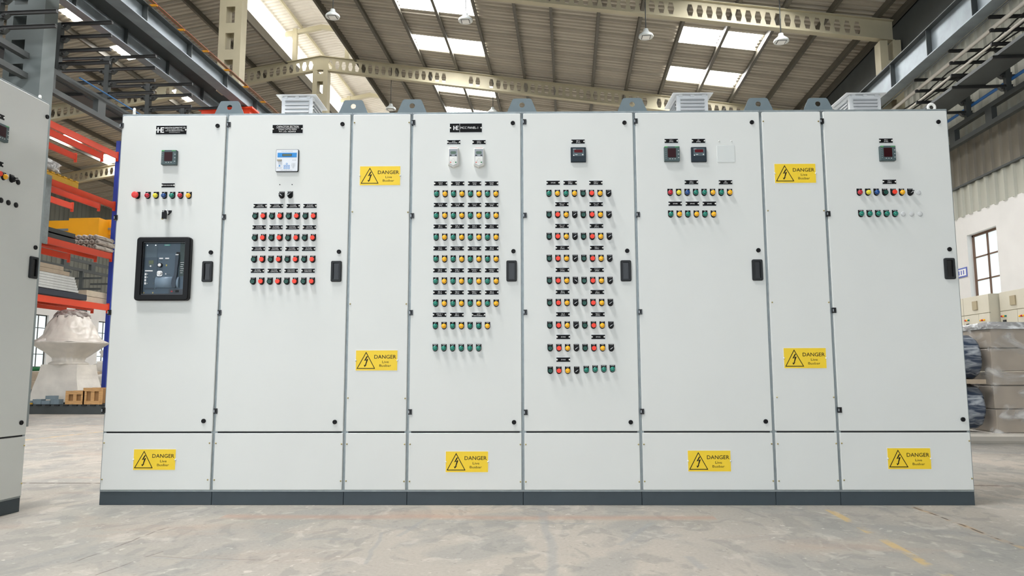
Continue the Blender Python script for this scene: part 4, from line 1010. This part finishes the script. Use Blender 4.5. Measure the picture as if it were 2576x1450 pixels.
# planks on level 4
for k in range(6):
    b = MB(); dz = .055; b.box(-.42, .42, -2.0, .75 - .03 * k, 0, dz - .006, mat('white_board', (206, 208, 206), .5, var=.1, scale=6))
    b.build('board', None, (-11.2, 14.6, 2.58 + k * dz), label='pale board in the stack on the lowest visible shelf, %s from the bottom' % ORD[k], cat='board', group='pale boards on the rack')
for k in range(2):
    b = MB(); b.box(-.40, .40, -2.0, .45 - .2 * k, 0, .085, WOOD2); b.build('timber_plank', None, (-11.2, 14.6, 2.915 + k * .09), label='timber plank on the pale boards, %s' % ('lower', 'upper')[k], cat='plank', group='timber planks')
b = MB(); b.box(-.45, .45, -2.1, 1.0, 0, .12, mat('navy_pallet', (38, 44, 58), .5)); b.build('dark_pallet', None, (-11.2, 14.6, 2.44), label='dark navy pallet under the pale boards', cat='pallet')
for k in range(4):
    b = MB(); b.box(-.1, .1, -.65, .65, 0, .13, mat('cream_carton', (206, 194, 172), .6, var=.1))
    b.build('wrapped_bar', None, (-11.0 - .23 * (k % 3), 16.45, 2.43 + (.14 if k == 3 else 0)), label=['cream wrapped bar at the front of the lowest shelf', 'cream wrapped bar in the middle of the lowest shelf', 'cream wrapped bar at the back of the lowest shelf', 'cream wrapped bar on top of the other bars'][k], cat='bar', group='cream wrapped bars')
b = MB(); b.box(-.02, .02, -.25, .25, -.72, .72, GALV); b.build('hanging_sheet', None, (-10.7, 13.9, 4.18), label='upright pale steel sheet against the rack beside the left cabinet', cat='steel sheet')
# yellow crane beyond
CR = thing('travelling_crane', 'yellow travelling crane seen through the rack', 'crane', (-15.5, 27, 0))
b = MB(); b.box(-6.5, 2.5, -.3, .3, 6.15, 6.75, YEL2); b.build('bridge', CR)
b = MB(); b.box(-3.4, -2.2, -.9, .9, 5.75, 6.7, YEL2); b.build('trolley', CR)
b = MB(); b.box(-6.3, 2.5, -.34, -.3, 6.34, 6.42, STEELG); b.build('rail', CR)
# wrapped machine
from mathutils import noise as mn
def crumple(prof, m, name, amp, seed, label=None, cap=True, n=72):
    P = []
    for (r0, z0), (r1, z1) in zip(prof, prof[1:]):
        st_ = max(1, int(((r1 - r0) ** 2 + (z1 - z0) ** 2) ** .5 / .025))
        P += [(r0 + (r1 - r0) * k / st_, z0 + (z1 - z0) * k / st_) for k in range(st_)]
    P.append(prof[-1]); b = MB(); L = []
    for r, z in P:
        ring = []
        for k in range(n):
            a = 2 * pi * k / n; v = Vector((cos(a) * 2.2, sin(a) * 2.2, z * 2.0 + seed)); q = r + amp * (abs(mn.noise(v * 1.6)) * 2 - .5) + amp * .5 * mn.noise(v * 4)
            ring.append((q * cos(a), q * sin(a), z + amp * .3 * mn.noise(v * 2)))
        L.append(ring)
    b.loft(L, m, True, cap, True); return b.build(name, MC, label=label)
MC = thing('wrapped_machine', 'white plastic wrapped machine with flared bowl top on a low pallet', 'wrapped machine', (-9.98, 14.62, 0))
rnd = random.Random(5)
crumple([(.37, 1.0), (.37, 1.03), (.30, 1.07), (.30, 1.14), (.48, 1.27), (.64, 1.39), (.715, 1.45), (.715, 1.462)], WRAPW, 'bowl', .034, 3.1)
crumple([(.71, 1.464), (.60, 1.53), (.52, 1.64), (.46, 1.78), (.38, 1.93), (.33, 2.03)], mat('hood_film', (216, 208, 198), .22, var=.08, scale=4, bump=.5), 'film_hood', .036, 9.7, 'loose pale film', False)
crumple([(.34, 1.98), (.33, 2.05), (.26, 2.13), (.12, 2.17)], streaky('dark_film', (120, 108, 102), (190, 182, 176), 5, (1, 1, 2), .42, .6), 'film_top', .04, 5.2, 'crumpled grey tinted film')
b = MB()
for z0, z1, h0, h1 in ((.22, 1.0, .54, .39),):
    N_ = 10; L = []
    for i in range(N_ + 1):
        t = i / N_; h = h0 + (h1 - h0) * t; z = z0 + (z1 - z0) * t
        L.append([(h * cx + .008 * sin(9 * t + cx * 5), .8 * h * cy, z) for cx, cy in ((-1, -1), (-.33, -1.0), (.33, -1), (1, -1), (1, 1), (-1, 1))])
    b.loft(L, WRAPW, True, True)
b.build('base_cover', MC)
b = MB(); b.box(-1.25, 1.05, -.75, .75, .0, .19, STEELD)
PB = b.build('steel_skid', None, (-10.25, 14.95, 0), label='long dark steel skid on the floor under the wrapped machine', cat='skid'); MC.location = (-10.6, 14.95, 0)
for k in range(12):
    b = MB(); b.box(-.05, .05, -.06, .06, 0, .03, CHAR); b.build('skid_foot', PB, (-1.15 + k * .19, -.72, .165))
def crate(c, w, d, h, label):
    R = thing('wooden_crate', label, 'crate', c); b = MB(); b.box(-w + .02, w - .02, -d + .02, d - .02, .02, h - .02, mat('crate_inner', (150, 112, 70), .8)); b.build('box', R)
    for s_ in (-1, 1):
        for xq in (-w, 0, w):
            b = MB(); b.box(xq - .035, xq + .035, s_ * d - .012, s_ * d + .012, 0, h, WOOD); b.build('batten', R)
        for zq in (.0, h - .07):
            b = MB(); b.box(-w, w, s_ * d - .02, s_ * d + .02, zq, zq + .07, WOOD); b.build('rail', R)
    return R
crate((-9.90, 14.33, .195), .165, .12, .27, 'small wooden crate in front of the wrapped machine, left one')
crate((-9.53, 14.35, .195), .165, .14, .33, 'small wooden crate partly hidden by the switchboard corner')
for k in range(5):
    b = MB(); b.box(-.09, .09, -.07, .07, 0, .07 + .03 * (k % 2), mat('blue_grey_part', (122, 138, 146), .5, var=.15)); b.build('metal_box', None, (-10.93 + .19 * k - (.0 if k < 4 else .3), 14.32, .195 + (.1 if k == 4 else 0)), label='small blue grey metal box on the skid, %s' % ('leftmost', 'second from left', 'third from left', 'next to the crate', 'on top of the others')[k], cat='box', group='metal boxes on the skid')
b = MB(); b.box(-.35, .2, -.02, .02, 0, .03, PALY); b.build('yellow_bar', None, (-11.0, 14.2, .195), label='yellow bar at the left end of the skid', cat='bar')
# far stores by the left wall
for k in range(3):
    b = MB(); b.box(-1.6, 1.6, -.4, .4, 0, .295, (WOOD2, STEELD, WOOD2)[k]); b.build('sheet_stack', None, (-17.5, 24.0, (.3, 0, .6)[k]), label=('pale sheets on the far stack', 'dark bars at the bottom of the far stack', 'top sheets of the far stack')[k], cat='stacked sheets')
b = MB(); b.tube((-1.3, 0, 0), (1.0, 0, .08), .06, GREENC, 8); b.tube((-1.1, .1, .05), (1.1, .1, .02), .05, GREENC, 8); b.build('green_bundle', None, (-17.4, 24.0, .955), label='green plastic bundle on the far stack', cat='bundle')
for k in range(4): blob('white_sack', WRAPW, (-12.75 + .1 * (k % 2), 19.6 + .1 * k, .3 + .36 * k), (.42, .3, .17), 'white wrapped sack stacked behind the machine, %s from the floor' % ORD[k], 'sack', 20 + k, group='white sacks behind the machine', amp=.12)
b = MB(); b.box(-.6, .6, -.45, .45, 0, .13, WOOD2); b.build('low_pallet', None, (-12.7, 19.75, 0), label='timber pallet under the white sacks', cat='pallet')

# ------------------------------------------------------------------ right side
b = MB(); P = [(-2.2, .02), (-2.2, .085), (-2.17, .10), (2.2, .10)]
b.loft([[(3.9, 8.8, 0.0), (6.85, 8.8, 0.0), (6.85, 12.6, 0.0), (3.9, 12.6, 0.0)], [(3.9, 8.78, .03), (6.85, 8.78, .03), (6.85, 12.6, .03), (3.9, 12.6, .03)], [(3.9, 8.76, .08), (6.85, 8.76, .08), (6.85, 12.6, .08), (3.9, 12.6, .08)], [(3.93, 8.8, .105), (6.85, 8.8, .105), (6.85, 12.6, .105), (3.93, 12.6, .105)]], SLAB, True, True)
b.build('low_platform', None, label='low pale platform on the floor under the wrapped cartons', cat='platform')
CS = thing('carton_stack', 'film wrapped stack of brown cartons beside the right end of the switchboard', 'wrapped pallet load', (5.85, 9.5, .105))
for zi, (z0, z1) in enumerate(((0, .27), (.27, .54), (.54, .70), (.70, .97), (.97, 1.2))):
    for xi in range(4):
        b = MB(); b.slab(rr(-.97 + xi * .49, -.97 + xi * .49 + .48, z0 + .004, z1 - .004, .012, 2), .55, -.55 + .015 * ((xi + zi) % 2), CARTON, .006)
        b.build('carton', CS)
b = MB()
rnd = random.Random(11); L = []
for z in (1.19, 1.22, 1.26): L.append([(xx + rnd.uniform(-.02, .02), yy, z + rnd.uniform(-.015, .015)) for xx, yy in ((-1.0, -.57), (-.6, -.58), (-.2, -.57), (.2, -.58), (.6, -.57), (1.0, -.57), (1.0, .57), (0, .57), (-1.0, .57))])
b.loft(L, FILM, False, True, True); b.build('film_top', CS, label='crumpled clear film')
b = MB(); L = []; rnd = random.Random(4)
for z in [k * .1 for k in range(13)]: L.append([(xx + rnd.uniform(-.008, .008), -.575 + rnd.uniform(-.012, .008), z) for xx in [-1.0 + .1 * q for q in range(21)]] + [(1.0, .57, z), (-1.0, .57, z)])
b.loft(L, VEIL, False, False, True); b.build('film', CS, label='clear film wrapped round the cartons')
for q in ((-.15, .72), (.5, .80), (.1, .2)):
    b = MB(); b.slab(rect(q[0], q[0] + .17, q[1], q[1] + .09), -.555, -.558, PLATEW); b.box(q[0] + .11, q[0] + .15, -.5595, -.558, q[1] + .02, q[1] + .07, BLUEP); b.build('shipping_label', CS, label='white shipping label')
for k, zc in enumerate((.36, .95)):
    b = MB(); r = .27; n = 28; rnd = random.Random(k)
    L = [[(x_, rr_ * cos(2 * pi * i / n) * rnd.uniform(.97, 1.03), rr_ * sin(2 * pi * i / n) * rnd.uniform(.97, 1.03)) for i in range(n)] for x_, rr_ in ((-.45, .24), (-.40, .27), (-.3, .265), (-.2, .27), (-.1, .265), (0, .27), (.08, .262), (.14, .262), (.17, .25))]
    b.loft(L, BLUED, True, True, True)
    b.build('wrapped_drum', None, (4.60, 9.2, zc + (.035 if k == 0 else .02)), label='blue drum in clear film, %s one, beside the brown cartons' % ('lower', 'upper')[k], cat='drum', group='blue wrapped drums')
b = MB(); b.box(-.5, .25, -.3, .3, 0, .05, WOOD2); b.build('spacer_board', None, (4.52, 9.2, .665), label='board between the two blue drums', cat='board')
def board_beige(X, Y, W, d, z1, label):
    R = thing('beige_switchboard', label, 'electrical cabinet', (X, Y, 0), -pi / 2)
    b = MB(); b.box(0, W, .02, d, 0, z1, BEIGE); b.build('body', R)
    for k in range(int(W / .8 + .5)):
        a = k * .8; e = min(W, a + .8)
        b = MB(); b.slab(rr(a + .006, e - .006, z1 - .31, z1 - .006, .004, 1), .02, 0, BEIGE, .002); b.build('top_panel', R)
        b = MB(); b.slab(rr(a + .006, a + (e - a) * .58, .1, z1 - .32, .004, 1), .02, 0, BEIGE, .002); b.build('door', R)
        b = MB(); b.slab(rr(a + (e - a) * .59, e - .006, .1, z1 - .32, .004, 1), .02, 0, BEIGE, .002); b.build('door', R)
        b = MB(); b.slab(rect(a + .32, a + .46, z1 - .24, z1 - .09), .0, -.02, mat('beige_dark', (170, 158, 130), .6)); b.build('vent_cover', R)
        b = MB(); b.box(a + .22, a + .42, -.04, 0, z1 - .66, z1 - .64, BLK); b.box(a + .28, a + .36, -.06, -.0, z1 - .68, z1 - .62, BLK); b.build('handle', R, label='black lever handle')
        for q in range(6):
            m_ = (L_R, L_A, L_G, L_A, L_R, L_A)[q]
            b = MB(); b.lathe([(.016, 0), (.016, -.02), (.008, -.028)], 0, 0, m_, 12); b.build('indicator_lamp', R, (a + (.06 if q < 3 else .54) + .05 * (q % 3), 0, z1 - .40 - (0 if q < 3 else .03)))
        b = MB(); b.slab(rect(a + .08, a + .16, z1 - .60, z1 - .46), 0, -.012, CHAR); b.build('meter', R)
board_beige(6.96, 14.33, 1.6, .74, 2.10, 'beige switchboard against the right wall, the farther one beside the cabinet edge')
board_beige(7.11, 12.70, 1.6, .66, 2.11, 'beige switchboard against the right wall, the nearer one at the frame edge')
b = MB(); b.box(-.012, 0, -.3, .3, -.1, .1, SIGNB); b.box(-.014, -.012, -.27, .27, -.07, .07, PLATEW)
for k in range(5): b.box(-.016, -.014, -.2 + .09 * k, -.16 + .09 * k, -.045, .045, SIGNB)
b.build('wall_sign', None, (XWR - .012, 16.15, 2.885), label='blue and white sign on the white wall left of the window', cat='sign')
